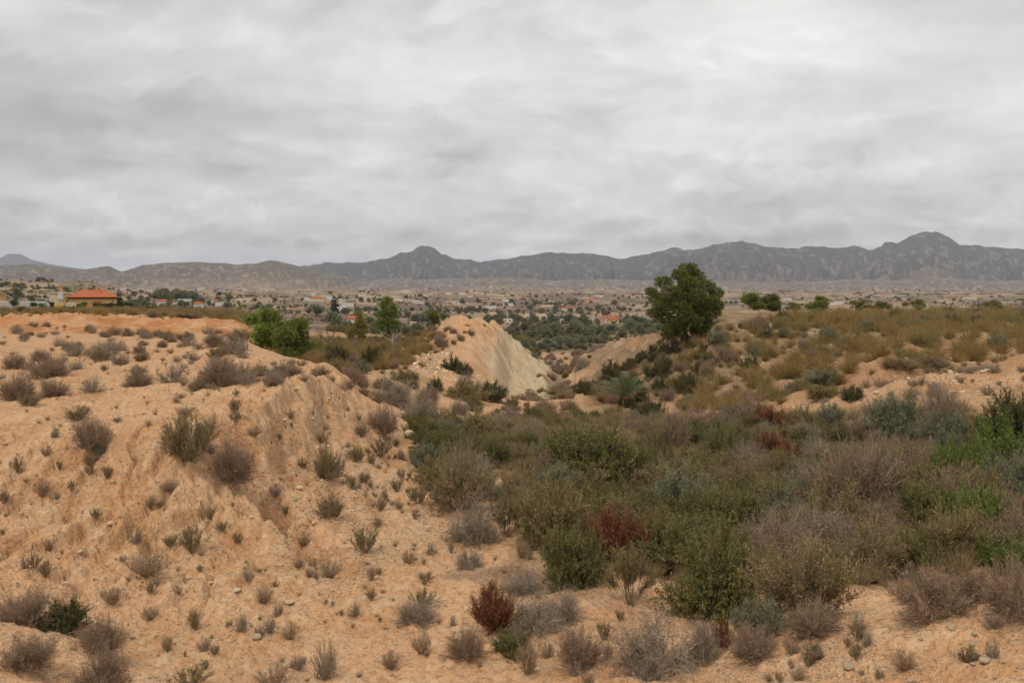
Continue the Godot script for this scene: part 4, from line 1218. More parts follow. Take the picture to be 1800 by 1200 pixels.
# ------------------------------------------------------------------ trees
# crown of leaf tufts on lobes; lobes: [x, y, z, radius] in units of the tree (height 1)
func tree_meshes(seed_: int, lobes: Array, trunk_r: float, tufts: int, blades: int, bl: float, bw: float, cols: Array, bark: Color, base := 0.0, shell := 0.5, lean := Vector3.ZERO) -> Array:
	var r := RandomNumberGenerator.new()
	r.seed = seed_
	var st := Bag.new()
	var fo := Bag.new()
	var fork := Vector3(0, base, 0) + lean
	var prev := Vector3(0, -0.05, 0)
	for k in 4:
		var q := Vector3(0, 0, 0).lerp(fork, (k + 1) / 4.0) + Vector3(r.randf_range(-1, 1), 0, r.randf_range(-1, 1)) * trunk_r * 0.5
		st.stick(prev, q, trunk_r * (1.0 - 0.12 * k), trunk_r * (1.0 - 0.12 * (k + 1)), 7, bark)
		prev = q
	for lb in lobes:
		var c := Vector3(lb[0], lb[1], lb[2])
		var mid := prev.lerp(c, 0.5) + rdir(r) * 0.04
		st.stick(prev, mid, trunk_r * 0.5, trunk_r * 0.34, 5, bark)
		st.stick(mid, c, trunk_r * 0.34, trunk_r * 0.14, 5, bark)
		var rad: float = lb[3]
		var nt := int(tufts * rad * rad / 0.04)
		for k in nt:
			var dr := rdir(r)
			var rr := rad * pow(r.randf(), shell) * (0.82 + 0.3 * nz.get_noise_3d(dr.x * 2.2 + seed_, dr.y * 2.2, dr.z * 2.2 + c.x * 5.0))
			rr *= 1.0 + 0.35 * pow(r.randf(), 5.0)
			var p := c + Vector3(dr.x * 1.08, dr.y * 0.74, dr.z * 1.08) * rr
			if k % 6 == 0:
				st.stick(c.lerp(p, 0.25), p, trunk_r * 0.08, trunk_r * 0.03, 3, bark)
			var col := tint(r, cols, 0.14)
			var ax := (dr + Vector3.UP * 0.6 + rdir(r) * 0.5).normalized()
			for b in blades:
				var al := (ax + rdir(r) * 0.9).normalized()
				var kk := 1.0 + r.randf_range(-0.25, 0.25)
				fo.leaf(p, al, al.cross(rdir(r)).normalized(), bl * r.randf_range(0.7, 1.2), bw, Color(col.r * kk, col.g * kk, col.b * kk))
	return [st.mesh(M.bark), fo.mesh(M.leaf)]

func tree(called: String, me: Array, u: float, v: float, hp: float, label: String, group := "", d := 0.0, wide := 1.0) -> Node3D:
	var p := seen(u, v)
	if d > 0.0:
		var x := (u - 900.0) / FOC * d
		p = Vector3(x, ground_y(x, -d), -d)
	var o := Node3D.new()
	o.name = numbered(called)
	add_child(o)
	part(o, "trunk", me[0])
	if me.size() > 1 and me[1].get_surface_count(): part(o, "crown", me[1])
	o.position = p
	var s := (HOR - (v - hp)) / FOC * -p.z - p.y
	o.basis = Basis(Vector3.UP, 0.0).scaled_local(Vector3(s * wide, s, s * wide))
	tag(o, label, "tree", group)
	return o

func random_lobes(r: RandomNumberGenerator, n: int, y0: float, y1: float, wide: float, rad: float) -> Array:
	var l := []
	for k in n:
		var t := (k + 0.5) / n
		var y := lerpf(y0, y1, t)
		var w := wide * sqrt(maxf(0.05, 1.0 - pow(t * 1.7 - 0.7, 2.0)))
		var a := r.randf_range(0, TAU)
		l.append([cos(a) * w * r.randf(), y, sin(a) * w * r.randf(), rad * r.randf_range(0.75, 1.2)])
	return l

func make_trees() -> void:
	var r := RandomNumberGenerator.new()
	r.seed = 4242
	var pine := [Color(0.15, 0.165, 0.044), Color(0.115, 0.135, 0.037), Color(0.195, 0.20, 0.058)]
	var fresh := [Color(0.205, 0.255, 0.055), Color(0.165, 0.22, 0.05), Color(0.25, 0.285, 0.075)]
	var yellow := [Color(0.25, 0.22, 0.05), Color(0.205, 0.19, 0.045), Color(0.29, 0.25, 0.075)]
	var bark := Color(0.13, 0.09, 0.065)
	# the great pine on the flank, seen at (1210, 605)
	var lob := [[0.02, 0.90, 0.0, 0.15], [-0.10, 0.83, 0.10, 0.12], [0.14, 0.82, -0.05, 0.13], [-0.28, 0.74, 0.0, 0.13], [0.0, 0.72, 0.16, 0.16], [0.24, 0.68, 0.05, 0.15], [0.38, 0.60, 0.0, 0.11], [-0.20, 0.60, 0.16, 0.16], [-0.36, 0.52, -0.05, 0.13], [0.10, 0.55, 0.2, 0.16], [0.30, 0.48, 0.1, 0.14], [-0.32, 0.42, 0.12, 0.14], [-0.10, 0.42, 0.2, 0.15], [0.18, 0.38, 0.12, 0.15], [0.34, 0.34, 0.0, 0.12], [-0.28, 0.28, 0.1, 0.12], [-0.14, 0.22, 0.16, 0.12], [-0.24, 0.14, 0.15, 0.10], [0.22, 0.24, 0.0, 0.12], [0.0, 0.60, -0.2, 0.18], [0.1, 0.4, -0.2, 0.18], [-0.2, 0.45, -0.2, 0.16], [0.30, 0.18, 0.05, 0.10], [-0.40, 0.34, 0.0, 0.11], [0.14, 0.12, -0.05, 0.12], [-0.10, 0.10, 0.05, 0.09], [0.40, 0.44, -0.05, 0.11], [-0.42, 0.62, -0.1, 0.09], [0.26, 0.10, -0.1, 0.11], [-0.12, 0.15, 0.12, 0.13], [-0.24, 0.07, 0.10, 0.11], [0.06, 0.24, 0.16, 0.14], [-0.05, 0.32, 0.22, 0.14], [0.20, 0.14, 0.08, 0.12]]
	tree("pine_tree", tree_meshes(1, lob.map(func(l): return [l[0] * 1.04, l[1], l[2] * 1.04, l[3] * 0.88]), 0.030, 800, 10, 0.034, 0.0045, pine, bark, 0.34, 0.28), 1206, 606, 145, "great dark green pine, the tallest tree, on the gully flank", "")
	# trees of the bench
	tree("pine_tree", tree_meshes(2, random_lobes(r, 11, 0.30, 0.86, 0.42, 0.19), 0.03, 270, 7, 0.05, 0.0108, fresh, bark, 0.25), 458, 600, 64, "bright green bushy pine behind the plateau edge, taller of a pair", "", 62.0, 1.25)
	tree("pine_tree", tree_meshes(3, random_lobes(r, 11, 0.25, 0.82, 0.44, 0.20), 0.03, 270, 7, 0.05, 0.0108, [fresh[1], pine[0], pine[2]], bark, 0.2), 508, 614, 62, "darker green bushy pine behind the plateau edge, lower of a pair", "", 60.0, 1.2)
	tree("pine_tree", tree_meshes(4, [[0.02, 0.86, 0, 0.13], [0.06, 0.72, 0.05, 0.15], [0.0, 0.58, 0.08, 0.16], [0.14, 0.52, 0, 0.15], [-0.14, 0.40, 0.05, 0.14], [0.05, 0.36, 0.1, 0.17], [-0.30, 0.34, 0, 0.11], [-0.22, 0.24, 0.08, 0.13], [0.12, 0.22, 0.05, 0.13], [0.0, 0.5, -0.1, 0.14]], 0.028, 300, 7, 0.045, 0.0096, yellow, bark, 0.3), 630, 606, 62, "yellow-green young pine with a ragged pointed crown", "", 0.0)
	tree("pine_tree", tree_meshes(5, [[0.0, 0.89, 0, 0.12], [-0.09, 0.80, 0.04, 0.13], [0.10, 0.76, 0, 0.13], [0.0, 0.66, 0.08, 0.14], [-0.12, 0.60, 0, 0.13], [0.15, 0.60, 0.03, 0.12], [0.02, 0.48, 0.1, 0.15], [-0.14, 0.42, 0.05, 0.13], [0.16, 0.42, 0, 0.12], [-0.08, 0.28, 0.08, 0.13], [0.12, 0.26, 0.05, 0.12], [0.0, 0.14, 0.05, 0.12], [0, 0.55, -0.1, 0.14]], 0.025, 330, 7, 0.04, 0.0084, [fresh[1], fresh[0], pine[0]], bark, 0.3), 681, 604, 86, "tall bright green pine beside the yellow-green young one", "")
	tree("pine_tree", tree_meshes(6, random_lobes(r, 8, 0.35, 0.82, 0.32, 0.21), 0.04, 270, 7, 0.06, 0.0132, [pine[0], pine[2], yellow[1]], bark, 0.3), 762, 580, 38, "small round olive-green pine on the ridge crest", "")
	# plateau trees along the skyline of the hill
	for a in [[1326, 549, 36, 0, "pale green pine on the plateau skyline beside a twin-crowned one"], [1358, 548, 34, 1, "dark twin-crowned pine on the plateau skyline"], [1442, 549, 33, 0, "round green pine standing alone on the plateau skyline"]]:
		tree("pine_tree", tree_meshes(20 + int(a[0]), random_lobes(r, 9, 0.20, 0.78, 0.42, 0.25), 0.035, 200, 7, 0.07, 0.015, [pine[2], yellow[1], fresh[0]] if a[3] == 0 else pine, bark, 0.25), a[0], a[1], a[2], a[4], "", 112.0, 1.3)
	for a in [[1396, 553, 22, "sparse yellowish almond tree between two plateau pines"], [1512, 549, 23, "first small almond tree past the lone round pine"], [1550, 548, 20, "second small almond tree past the lone round pine"], [1610, 549, 24, "third small almond tree past the lone round pine"], [1745, 549, 22, "olive almond tree at the far end of the plateau"], [1240, 556, 20, "low olive tree behind the great pine"]]:
		tree("almond_tree", tree_meshes(50 + int(a[0]), random_lobes(r, 8, 0.28, 0.80, 0.52, 0.20), 0.035, 170, 6, 0.07, 0.016, [Color(0.27, 0.24, 0.085), Color(0.21, 0.205, 0.075), Color(0.31, 0.26, 0.12)], bark, 0.3), a[0], a[1], a[2] * 1.1, a[3], "", 105.0, 1.25)
	# dead trees
	for a in [[578, 618, 46, 0.5, 70, "leaning dead tree with a forked grey-black trunk", Color(0.10, 0.085, 0.075), 0], [690, 618, 44, 0.4, 71, "slender pale bleached dead tree", Color(0.30, 0.26, 0.22), 1], [722, 604, 32, 0.1, 72, "dark dead tree with many upright twigs", Color(0.075, 0.06, 0.055), 2]]:
		dead_tree(a)
	palm_tree(1100, 714, 108)
	far_trees(r)

func dead_tree(a: Array) -> void:
	var r := RandomNumberGenerator.new()
	r.seed = a[4]
	var st := Bag.new()
	var br := Bag.new()
	var col: Color = a[6]
	var top := Vector3(-0.02, 0.38, 0)
	st.stick(Vector3(0, -0.06, 0), Vector3(0.02, 0.2, 0.01), 0.05, 0.042, 7, col)
	st.stick(Vector3(0.02, 0.2, 0.01), top, 0.042, 0.032, 7, col)
	var grow := [[top, Vector3(-0.75, 0.62, 0.1).normalized(), 0.42, 0.030, 0], [top, Vector3(0.5, 0.75, -0.1).normalized(), 0.40, 0.026, 0], [Vector3(0.02, 0.25, 0.01), Vector3(0.75, 0.5, 0.2).normalized(), 0.35, 0.02, 0], [top, Vector3(0.0, 0.9, -0.4).normalized(), 0.35, 0.02, 0]]
	while grow.size():
		var g: Array = grow.pop_back()
		var p: Vector3 = g[0]
		var d: Vector3 = g[1]
		var l: float = g[2]
		var w: float = g[3]
		for s in 3:
			var q := p + d * l / 3.0
			br.stick(p, q, w * (1.0 - 0.2 * s), w * (1.0 - 0.2 * (s + 1)), 4, col)
			if g[4] < 3:
				grow.append([q, (d + rdir(r) * 0.8 + Vector3.UP * 0.25).normalized(), l * r.randf_range(0.45, 0.7), w * 0.5, g[4] + 1])
			p = q
			d = (d + rdir(r) * 0.25 + Vector3.UP * 0.05).normalized()
	var o := tree("dead_tree", [st.mesh(M.bark)], a[0], a[1], a[2], a[5])
	part(o, "bare_branches", br.mesh(M.bark))

func palm_tree(u: float, v: float, wp: float) -> void:
	var r := RandomNumberGenerator.new()
	r.seed = 61
	var p := seen(u, v)
	var s := -p.z / FOC * wp
	var o := Node3D.new()
	o.name = numbered("palm_tree")
	add_child(o)
	o.position = p
	o.basis = Basis().scaled_local(Vector3(s, s, s))
	tag(o, "young stemless date palm with arching grey-green fronds at the gully head", "palm")
	var tr := Bag.new()
	for k in 7:
		tr.stick(Vector3(0, -0.06 + 0.03 * k, 0), Vector3(0, -0.02 + 0.03 * k, 0), 0.07, 0.055, 8, Color(0.22, 0.12, 0.06))
	part(o, "trunk", tr.mesh(M.bark))
	for k in 26:
		var b := Bag.new()
		var az := k * 2.39996
		var tilt := lerpf(0.1, 1.15, pow(k / 25.0, 0.8))
		var out := Vector3(cos(az), 0, sin(az))
		var dir := (out * sin(tilt) + Vector3.UP * cos(tilt)).normalized()
		var pos := Vector3(0, 0.12, 0)
		var len := r.randf_range(0.5, 0.66)
		var col := Color(0.12, 0.14, 0.07) * r.randf_range(0.8, 1.25)
		var segs := 12
		for q in segs:
			var nx := pos + dir * len / segs
			b.stick(pos, nx, 0.008 * (1.0 - q / 14.0), 0.008 * (1.0 - (q + 1) / 14.0), 3, Color(0.20, 0.19, 0.09))
			if q > 1:
				var side := dir.cross(Vector3.UP).normalized()
				var up := side.cross(dir).normalized()
				for m in 2:
					for sg in [-1.0, 1.0]:
						var al: Vector3 = (dir * 0.75 + side * sg * 0.75 + up * 0.35 + rdir(r) * 0.12).normalized()
						var ll := 0.15 * sin(PI * clampf((q + 1.0) / (segs + 2.0), 0.15, 0.95))
						b.leaf(pos.lerp(nx, m * 0.5), al, al.cross(up).normalized(), ll, 0.012, col * r.randf_range(0.85, 1.15))
			pos = nx
			dir = (dir + out * 0.05 - Vector3.UP * 0.075).normalized()
		part(o, "frond", b.mesh(M.leaf))

func far_trees(r: RandomNumberGenerator) -> void:
	var dull := [Color(0.19, 0.185, 0.10), Color(0.16, 0.16, 0.085), Color(0.22, 0.205, 0.115)]
	var silver := [Color(0.225, 0.225, 0.14), Color(0.195, 0.20, 0.125), Color(0.25, 0.245, 0.155)]
	var sets := []
	for k in 6:
		sets.append(tree_meshes(500 + k, random_lobes(r, 6, 0.22, 0.74, 0.36, 0.26), 0.04, 44, 5, 0.11, 0.045, silver if k < 3 else dull, Color(0.10, 0.07, 0.05), 0.2))
	var cyp := []
	for k in 2:
		cyp.append(tree_meshes(520 + k, [[0, 0.25, 0, 0.11], [0, 0.4, 0, 0.11], [0, 0.55, 0, 0.10], [0, 0.7, 0, 0.08], [0, 0.83, 0, 0.06], [0, 0.93, 0, 0.04]], 0.03, 90, 5, 0.08, 0.03, [Color(0.035, 0.05, 0.025)], Color(0.08, 0.06, 0.04), 0.2))
	# row of round trees across the gully mouth
	for a in [[923, 612, 20], [937, 612, 17], [951, 616, 17], [962, 614, 22], [972, 616, 15], [984, 610, 22], [999, 614, 24], [1012, 612, 18], [1022, 609, 22], [1036, 606, 18], [1048, 604, 15], [1060, 602, 18]]:
		tree("carob_tree", sets[r.randi() % 3], a[0], a[1], a[2], "round grey-green tree in the row across the gully mouth", "round trees across the gully mouth", 0.0, 1.2)
	var far := func(p: Vector3, u: float, v: float, d: float, lo: float, hi: float, label: String, group: String):
		for h in house_list():
			if absf(u - h[0]) < h[2] * 0.6 + 3.0 and v > h[1] - 1.0 and v < h[1] + 16.0: return
		var s := rng.randf_range(lo, hi)
		var o := Node3D.new()
		o.name = numbered("valley_tree")
		add_child(o)
		var k := rng.randi() % 6
		part(o, "trunk", sets[k][0])
		part(o, "crown", sets[k][1])
		o.position = p
		o.basis = Basis(Vector3.UP, rng.randf_range(0, TAU)).scaled_local(Vector3(s * 1.25, s, s * 1.25))
		tag(o, label, "tree", group)
	scatter(135, [[850, 595], [1180, 595], [1180, 555], [740, 545], [740, 585]], 380.0, 760.0, func(p, u, v, d): far.call(p, u, v, d, 4.0, 8.0, "grey-green tree in the leafy belt on the valley floor", "trees of the valley belt"))
	scatter(50, [[440, 575], [850, 575], [1180, 560], [1180, 525], [200, 515], [200, 540]], 380.0, 1300.0, func(p, u, v, d): far.call(p, u, v, d, 4.0, 9.0, "scattered dull green tree among the fields of the plain", "trees scattered over the plain"))
	scatter(26, [[270, 530], [430, 530], [430, 505], [270, 505]], 650.0, 1100.0, func(p, u, v, d): far.call(p, u, v, d, 6.0, 11.0, "dark green tree in the grove beyond the villa hedge", "grove beyond the villa hedge"))
	for q in [[450, 545, 560, 541, 9], [300, 540, 430, 536, 10], [640, 548, 800, 545, 10], [500, 530, 640, 527, 9], [860, 540, 1000, 536, 9], [1000, 548, 1120, 546, 8], [230, 531, 330, 529, 7], [880, 555, 990, 552, 8]]:
		for k in int(q[4]):
			var t: float = (k + rng.randf_range(-0.3, 0.3)) / q[4]
			var p := seen(lerpf(q[0], q[2], t), lerpf(q[1], q[3], t))
			if p.z > -1500.0 and p.z < -300.0: far.call(p, 0.0, 0.0, -p.z, 2.5, 6.0, "small tree in a field-edge row on the plain", "field-edge tree rows")
	var ts := []
	scatter(5200, [[-100, 600], [1900, 600], [1900, 511], [-100, 490]], 300.0, 3200.0, func(p, u, v, d):
		var g := nz.get_noise_2d(p.x * 0.006, p.z * 0.006)
		if g > 0.16 + 0.16 * rng.randf():
			var s := lerpf(1.2, 6.5, pow(rng.randf(), 1.8))
			ts.append(Transform3D(Basis(Vector3.UP, rng.randf_range(0, TAU)).scaled_local(Vector3(s * 1.3, s, s * 1.3)), p)))
	multi("far_woodland", "far-off trees and bushes speckling the valley plain", "woodland", sets[4][1], ts)
	var sc := []
	scatter(7000, [[-100, 610], [1900, 600], [1900, 511], [-100, 490]], 240.0, 2000.0, func(p, u, v, d):
		if nz.get_noise_2d(p.x * 0.015 + 9.0, p.z * 0.015) + rng.randf_range(-0.2, 0.2) > -0.05:
			var s := lerpf(0.7, 2.6, pow(rng.randf(), 2.0))
			sc.append(Transform3D(Basis(Vector3.UP, rng.randf_range(0, TAU)).scaled_local(Vector3(s * 1.6, s, s * 1.6)), p)))
	multi("far_scrub", "low olive scrub dotting the fields of the valley plain", "scrub", kinds["olive"][0][0].get_child(1).mesh, sc)
	for a in [[586, 536, 16, 420.0], [591, 536, 14, 425.0]]:
		tree("cypress_tree", cyp[0], a[0], a[1], a[2] * 1.2, "dark pointed cypress, one of two beside a far white house", "pair of cypresses by the white house", 640.0)
	tree("cypress_tree", cyp[1], 118, 541, 36, "slim dark cypress behind the villa chimney", "", 228.0)
	tree("cypress_tree", cyp[1], 209, 541, 33, "slim dark cypress at the end of the villa roof", "", 226.0)

# ------------------------------------------------------------------ buildings
func slab(parent: Node, called: String, lo: Vector3, hi: Vector3, m: String) -> MeshInstance3D:
	var b := Bag.new()
	b.box(lo, hi)
	return part(parent, called, b.mesh(M[m]))

func hip_roof(parent: Node, called: String, lo: Vector3, hi: Vector3, rise: float, inset: float) -> MeshInstance3D:
	var b := Bag.new()
	var w := Color(1, 1, 1)
	var zc := (lo.z + hi.z) / 2.0
	var r0 := Vector3(lo.x + inset, lo.y + rise, zc)
	var r1 := Vector3(hi.x - inset, lo.y + rise, zc)
	var p := [Vector3(lo.x, lo.y, hi.z), Vector3(hi.x, lo.y, hi.z), Vector3(hi.x, lo.y, lo.z), Vector3(lo.x, lo.y, lo.z)]
	b.quad(p[0], r0, r1, p[1], w)
	b.quad(p[2], r1, r0, p[3], w)
	b.tri(p[1], r1, p[2], w)
	b.tri(p[3], r0, p[0], w)
	b.box(Vector3(lo.x, lo.y - 0.16, lo.z), Vector3(hi.x, lo.y - 0.003, hi.z))
	return part(parent, called, b.mesh(M.roof_tile))

func window(parent: Node, x: float, y: float, z: float, w: float, h: float, m := "window_glass") -> void:
	var f := slab(parent, "window", Vector3(x - w / 2 - 0.08, y - 0.08, z - 0.05), Vector3(x + w / 2 + 0.08, y + h + 0.08, z + 0.04), "plaster_white")
	slab(f, "pane", Vector3(x - w / 2, y, z + 0.02), Vector3(x + w / 2, y + h, z + 0.06), m)

func stand(called: String, u: float, d: float, label: String, category: String, sink := 0.2, group := "") -> Node3D:
	var x := (u - 900.0) / FOC * d
	var o := Node3D.new()
	o.name = numbered(called)
	add_child(o)
	o.position = Vector3(x, ground_y(x, -d) - sink, -d)
	o.rotation.y = atan2(-x, d)
	tag(o, label, category, group)
	return o

# column, row of the foot, width, height, depth, wall, tiled roof, label
func house_list() -> Array:
	return [
		[215, 512, 12, 6, 700, "plaster_white", 0, "white flat shed above the villa roof end"],
		[235, 513, 8, 6, 720, "plaster_white", 0, "small white box house next to the flat shed"],
		[247, 513, 12, 5, 730, "plaster_white", 0, "long white low house in the far white row"],
		[262, 514, 10, 5, 740, "plaster_white", 0, "last white house of the far white row"],
		[540, 529, 18, 7, 620, "plaster_white", 0, "white flat house left of the orange-roofed farmhouse"],
		[557, 532, 26, 8, 600, "plaster_cream", 1, "farmhouse with low orange tile roof on the plain"],
		[580, 528, 14, 9, 640, "plaster_white", 0, "white block house behind the two cypresses"],
		[596, 535, 12, 10, 600, "plaster_cream", 0, "cream house next to the two cypresses"],
		[620, 571, 22, 12, 330, "plaster_white", 1, "white cottage partly hidden behind the yellow-green pine"],
		[726, 577, 12, 12, 260, "plaster_cream", 0, "cream hut seen through the dark dead tree"],
		[700, 530, 16, 6, 700, "plaster_white", 0, "long white house behind the tall bright pine"],
		[735, 534, 20, 5, 760, "plaster_cream", 0, "low cream wall-like house on the terrace"],
		[893, 567, 16, 7, 560, "plaster_white", 0, "white house with dark openings in the green belt"],
		[940, 567, 20, 7, 560, "plaster_cream", 0, "cream flat house in the middle of the green belt"],
		[990, 567, 12, 4, 580, "plaster_white", 0, "small white shed in the green belt"],
		[1038, 568, 10, 8, 570, "plaster_cream", 0, "cream cottage left of the red-roofed house"],
		[1065, 567, 16, 11, 575, "plaster_pink", 1, "pink house with steep red tile roof, left wing"],
		[1079, 570, 18, 9, 570, "plaster_yellow", 1, "yellow house with red tile roof, lower wing"],
		[1128, 560, 12, 9, 640, "plaster_pink", 0, "pinkish block beside the great pine crown"],
		[1140, 561, 22, 6, 640, "plaster_cream", 1, "cream house with thin red roof beside the pine"],
		[1052, 524, 16, 3, 1500, "plaster_white", 0, "far white shed on the plain below the mountains"],
		[1140, 516, 20, 4, 1900, "plaster_white", 0, "far pale building group near the mountain foot"],
		[1385, 529, 14, 5, 1400, "plaster_white", 0, "white far house seen over the plateau"],
		[1470, 540, 20, 4, 900, "plaster_white", 0, "white low building between plateau trees"],
		[1705, 529, 26, 5, 1500, "plaster_cream", 0, "pale far barn above the plateau skyline"],
		[355, 504, 8, 5, 1500, "plaster_white", 0, "white far hut under a thin mast"],
		[430, 508, 8, 4, 1600, "plaster_white", 0, "tiny white far house near the left grove"],
		[470, 506, 26, 4, 1700, "plaster_cream", 0, "long pale far building on the plain"],
	]

func make_buildings() -> void:
	# villa with the hipped roof: one photo pixel is about 0.135 m here
	var d := 212.0
	var px := 0.905 * d / FOC
	var o := stand("villa", 163, d, "yellow villa with orange hipped tile roof and two chimneys", "house")
	slab(o, "wall", Vector3(-42 * px, 0, -9), Vector3(42 * px, 3.5, 0), "plaster_yellow")
	slab(o, "eaves_beam", Vector3(-44 * px, 3.25, -9.3), Vector3(44 * px, 3.5, 0.45), "wood_dark")
	var rf := hip_roof(o, "roof", Vector3(-47 * px, 3.68, -9.8), Vector3(46 * px, 3.68, 0.8), 1.7, 3.2)
	slab(rf, "chimney", Vector3(8 * px, 4.4, -3.2), Vector3(12 * px, 5.7, -2.6), "plaster_orange")
	slab(rf, "chimney_cap", Vector3(7.3 * px, 5.7, -3.3), Vector3(12.7 * px, 5.86, -2.5), "roof_tile")
	window(o, -36 * px, 1.6, 0.05, 9 * px, 0.8, "shutter")
	window(o, -16 * px, 1.6, 0.05, 7 * px, 0.8, "shutter")
	window(o, 32 * px, 1.4, 0.05, 5 * px, 0.9)
	slab(o, "porch_awning", Vector3(0, 2.35, 0.02), Vector3(15 * px, 2.6, 1.6), "roof_tile")
	slab(o, "porch_post", Vector3(14.3 * px, 0, 1.4), Vector3(15 * px, 2.35, 1.6), "plaster_orange")
	slab(o, "drainpipe", Vector3(33.8 * px, 0, 0.06), Vector3(34.6 * px, 3.2, 0.18), "wood_dark")
	# annex with the sloping white stair wall and its chimney
	var an := stand("villa_annex", 104, d - 3.0, "cream flat-roofed annex of the villa with an orange chimney", "house")
	slab(an, "wall", Vector3(-17 * px, 0, -7), Vector3(17 * px, 4.0, 0), "plaster_yellow")
	slab(an, "gable_wall", Vector3(-18 * px, 0, 0.003), Vector3(6 * px, 3.7, 0.3), "plaster_cream")
	slab(an, "flat_roof", Vector3(-18 * px, 4.0, -7.2), Vector3(18 * px, 4.18, 0.35), "plaster_cream")
	slab(an, "chimney", Vector3(0.5 * px, 4.18, -2.0), Vector3(4.5 * px, 5.6, -1.4), "plaster_orange")
	slab(an, "chimney_cap", Vector3(-0.5 * px, 5.6, -2.1), Vector3(5.5 * px, 5.78, -1.3), "roof_tile")
	slab(an, "stair_wall", Vector3(-3 * px, 2.6, 0.31), Vector3(6 * px, 4.3, 0.55), "plaster_white")
	window(an, 13 * px, 1.5, 0.05, 3 * px, 1.0)
	# neighbour whose gable shows at the edge
	var nb := stand("yellow_house", -22, d - 10.0, "yellow house of which only a pale verge and gable show", "house")
	slab(nb, "wall", Vector3(-30 * px, 0, -8), Vector3(30 * px, 3.2, 0), "plaster_yellow")
	var gb := Bag.new()
	gb.tri(Vector3(-30 * px, 3.2, 0), Vector3(0, 5.4, 0), Vector3(30 * px, 3.2, 0), Color(1, 1, 1))
	gb.tri(Vector3(30 * px, 3.2, -8), Vector3(0, 5.4, -8), Vector3(-30 * px, 3.2, -8), Color(1, 1, 1))
	part(nb, "gable", gb.mesh(M.plaster_yellow))
	for sg in [-1.0, 1.0]:
		var rb := Bag.new()
		var e := Vector3(sg * 41 * px, 2.55, 0.9)
		var t := Vector3(0, 5.55, 0.9)
		rb.quad(e, t, t + Vector3(0, 0, -10), e + Vector3(0, 0, -10), Color(1, 1, 1))
		rb.quad(e + Vector3(0, -0.2, 0), e + Vector3(0, -0.2, -10), t + Vector3(0, -0.2, -10), t + Vector3(0, -0.2, 0), Color(1, 1, 1))
		rb.quad(e, e + Vector3(0, -0.2, 0), t + Vector3(0, -0.2, 0), t, Color(1, 1, 1))
		part(nb, "roof_slope", rb.mesh(M.plaster_cream))
	# low garden pavilion with a round glazed end, and the white fence
	var pv := stand("pool_cover", 36, d - 16.0, "long white pool enclosure with pale panels and a rounded end", "pool enclosure")
	var pw := 0.9 * (d - 16.0) / FOC
	slab(pv, "rail", Vector3(-52 * pw, 1.72, -2.6), Vector3(43 * pw, 1.95, 0.1), "plaster_white")
	for k in 9:
		var x0 := (-50.0 + k * 10.3) * pw
		slab(pv, "panel", Vector3(x0 + 0.06, 0, 0), Vector3(x0 + 10.3 * pw - 0.06, 1.72, 0.06), "fence_panel" if k % 3 != 1 else "plaster_cream")
		slab(pv, "post", Vector3(x0 - 0.06, 0, -0.02), Vector3(x0 + 0.06, 1.72, 0.08), "plaster_white")
	var dome := Bag.new()
	for k in 8:
		var a0 := PI / 2 * k / 8.0
		var a1 := PI / 2 * (k + 1) / 8.0
		var q0 := Vector3(43 * pw + sin(a0) * 1.0, 1.93 * cos(a0), 0)
		var q1 := Vector3(43 * pw + sin(a1) * 1.0, 1.93 * cos(a1), 0)
		dome.quad(q0, q1, q1 + Vector3(0, 0, -2.6), q0 + Vector3(0, 0, -2.6), Color(1, 1, 1))
		dome.tri(Vector3(43 * pw, 0, 0), q0, q1, Color(1, 1, 1))
	part(pv, "rounded_end", dome.mesh(M.fence_panel))
	var gt := stand("garden_wall", 112, d - 12.0, "low yellow garden wall with a gate pillar before the villa", "wall")
	slab(gt, "wall_panel", Vector3(-16 * px, 0, -0.2), Vector3(0, 1.6, 0), "plaster_yellow")
	slab(gt, "gate_panel", Vector3(3 * px, 0, -0.2), Vector3(20 * px, 1.75, 0), "plaster_cream")
	slab(gt, "pillar", Vector3(0.4 * px, 0, -0.3), Vector3(2.6 * px, 1.95, 0.1), "plaster_orange")
	var gw := stand("porch_wall", 156, d - 8.0, "orange porch wall beside the trimmed hedge", "wall")
	slab(gw, "wall_panel", Vector3(-6 * px, 0, -0.2), Vector3(6 * px, 1.7, 0), "plaster_orange")
	# hedges
	var hg := [[160, 215, d - 7.0, 1.75, "trimmed dark green hedge directly before the villa"], [208, 233, d + 8.0, 2.5, "taller dark hedge behind the villa corner"], [220, 300, d - 4.0, 1.15, "low dark hedge running on from the villa hedge"], [285, 345, d + 10.0, 1.2, "dark hedge in the middle of the long boundary"], [340, 410, d + 16.0, 1.6, "last and tallest stretch of the long boundary hedge"], [82, 95, d - 9.0, 1.6, "short dark hedge between pool enclosure and annex"], [132, 150, d - 9.0, 1.4, "short dark hedge by the garden gate"]]
	for h in hg:
		hedge(h)
	for a in [[24, 546, 20, "small round tree in front of the white pool enclosure"], [57, 545, 15, "low bushy tree beside the rounded end of the pool enclosure"], [71, 545, 13, "smallest bushy tree beside the pool enclosure"], [148, 545, 16, "yellow-green bushy tree at the villa porch"]]:
		var rr := RandomNumberGenerator.new()
		rr.seed = int(a[0])
		tree("garden_tree", tree_meshes(600 + int(a[0]), random_lobes(rr, 6, 0.5, 0.8, 0.35, 0.24), 0.04, 40, 6, 0.09, 0.03, C_LIME if a[0] > 100 else [Color(0.085, 0.12, 0.035)], Color(0.1, 0.07, 0.05), 0.4), a[0], a[1], a[2], a[3], "", d - 20.0, 1.2)
	# white farm sheds and houses over the plain: column, row of foot, width px, height px, depth, wall, roof, label
	var hs := house_list()
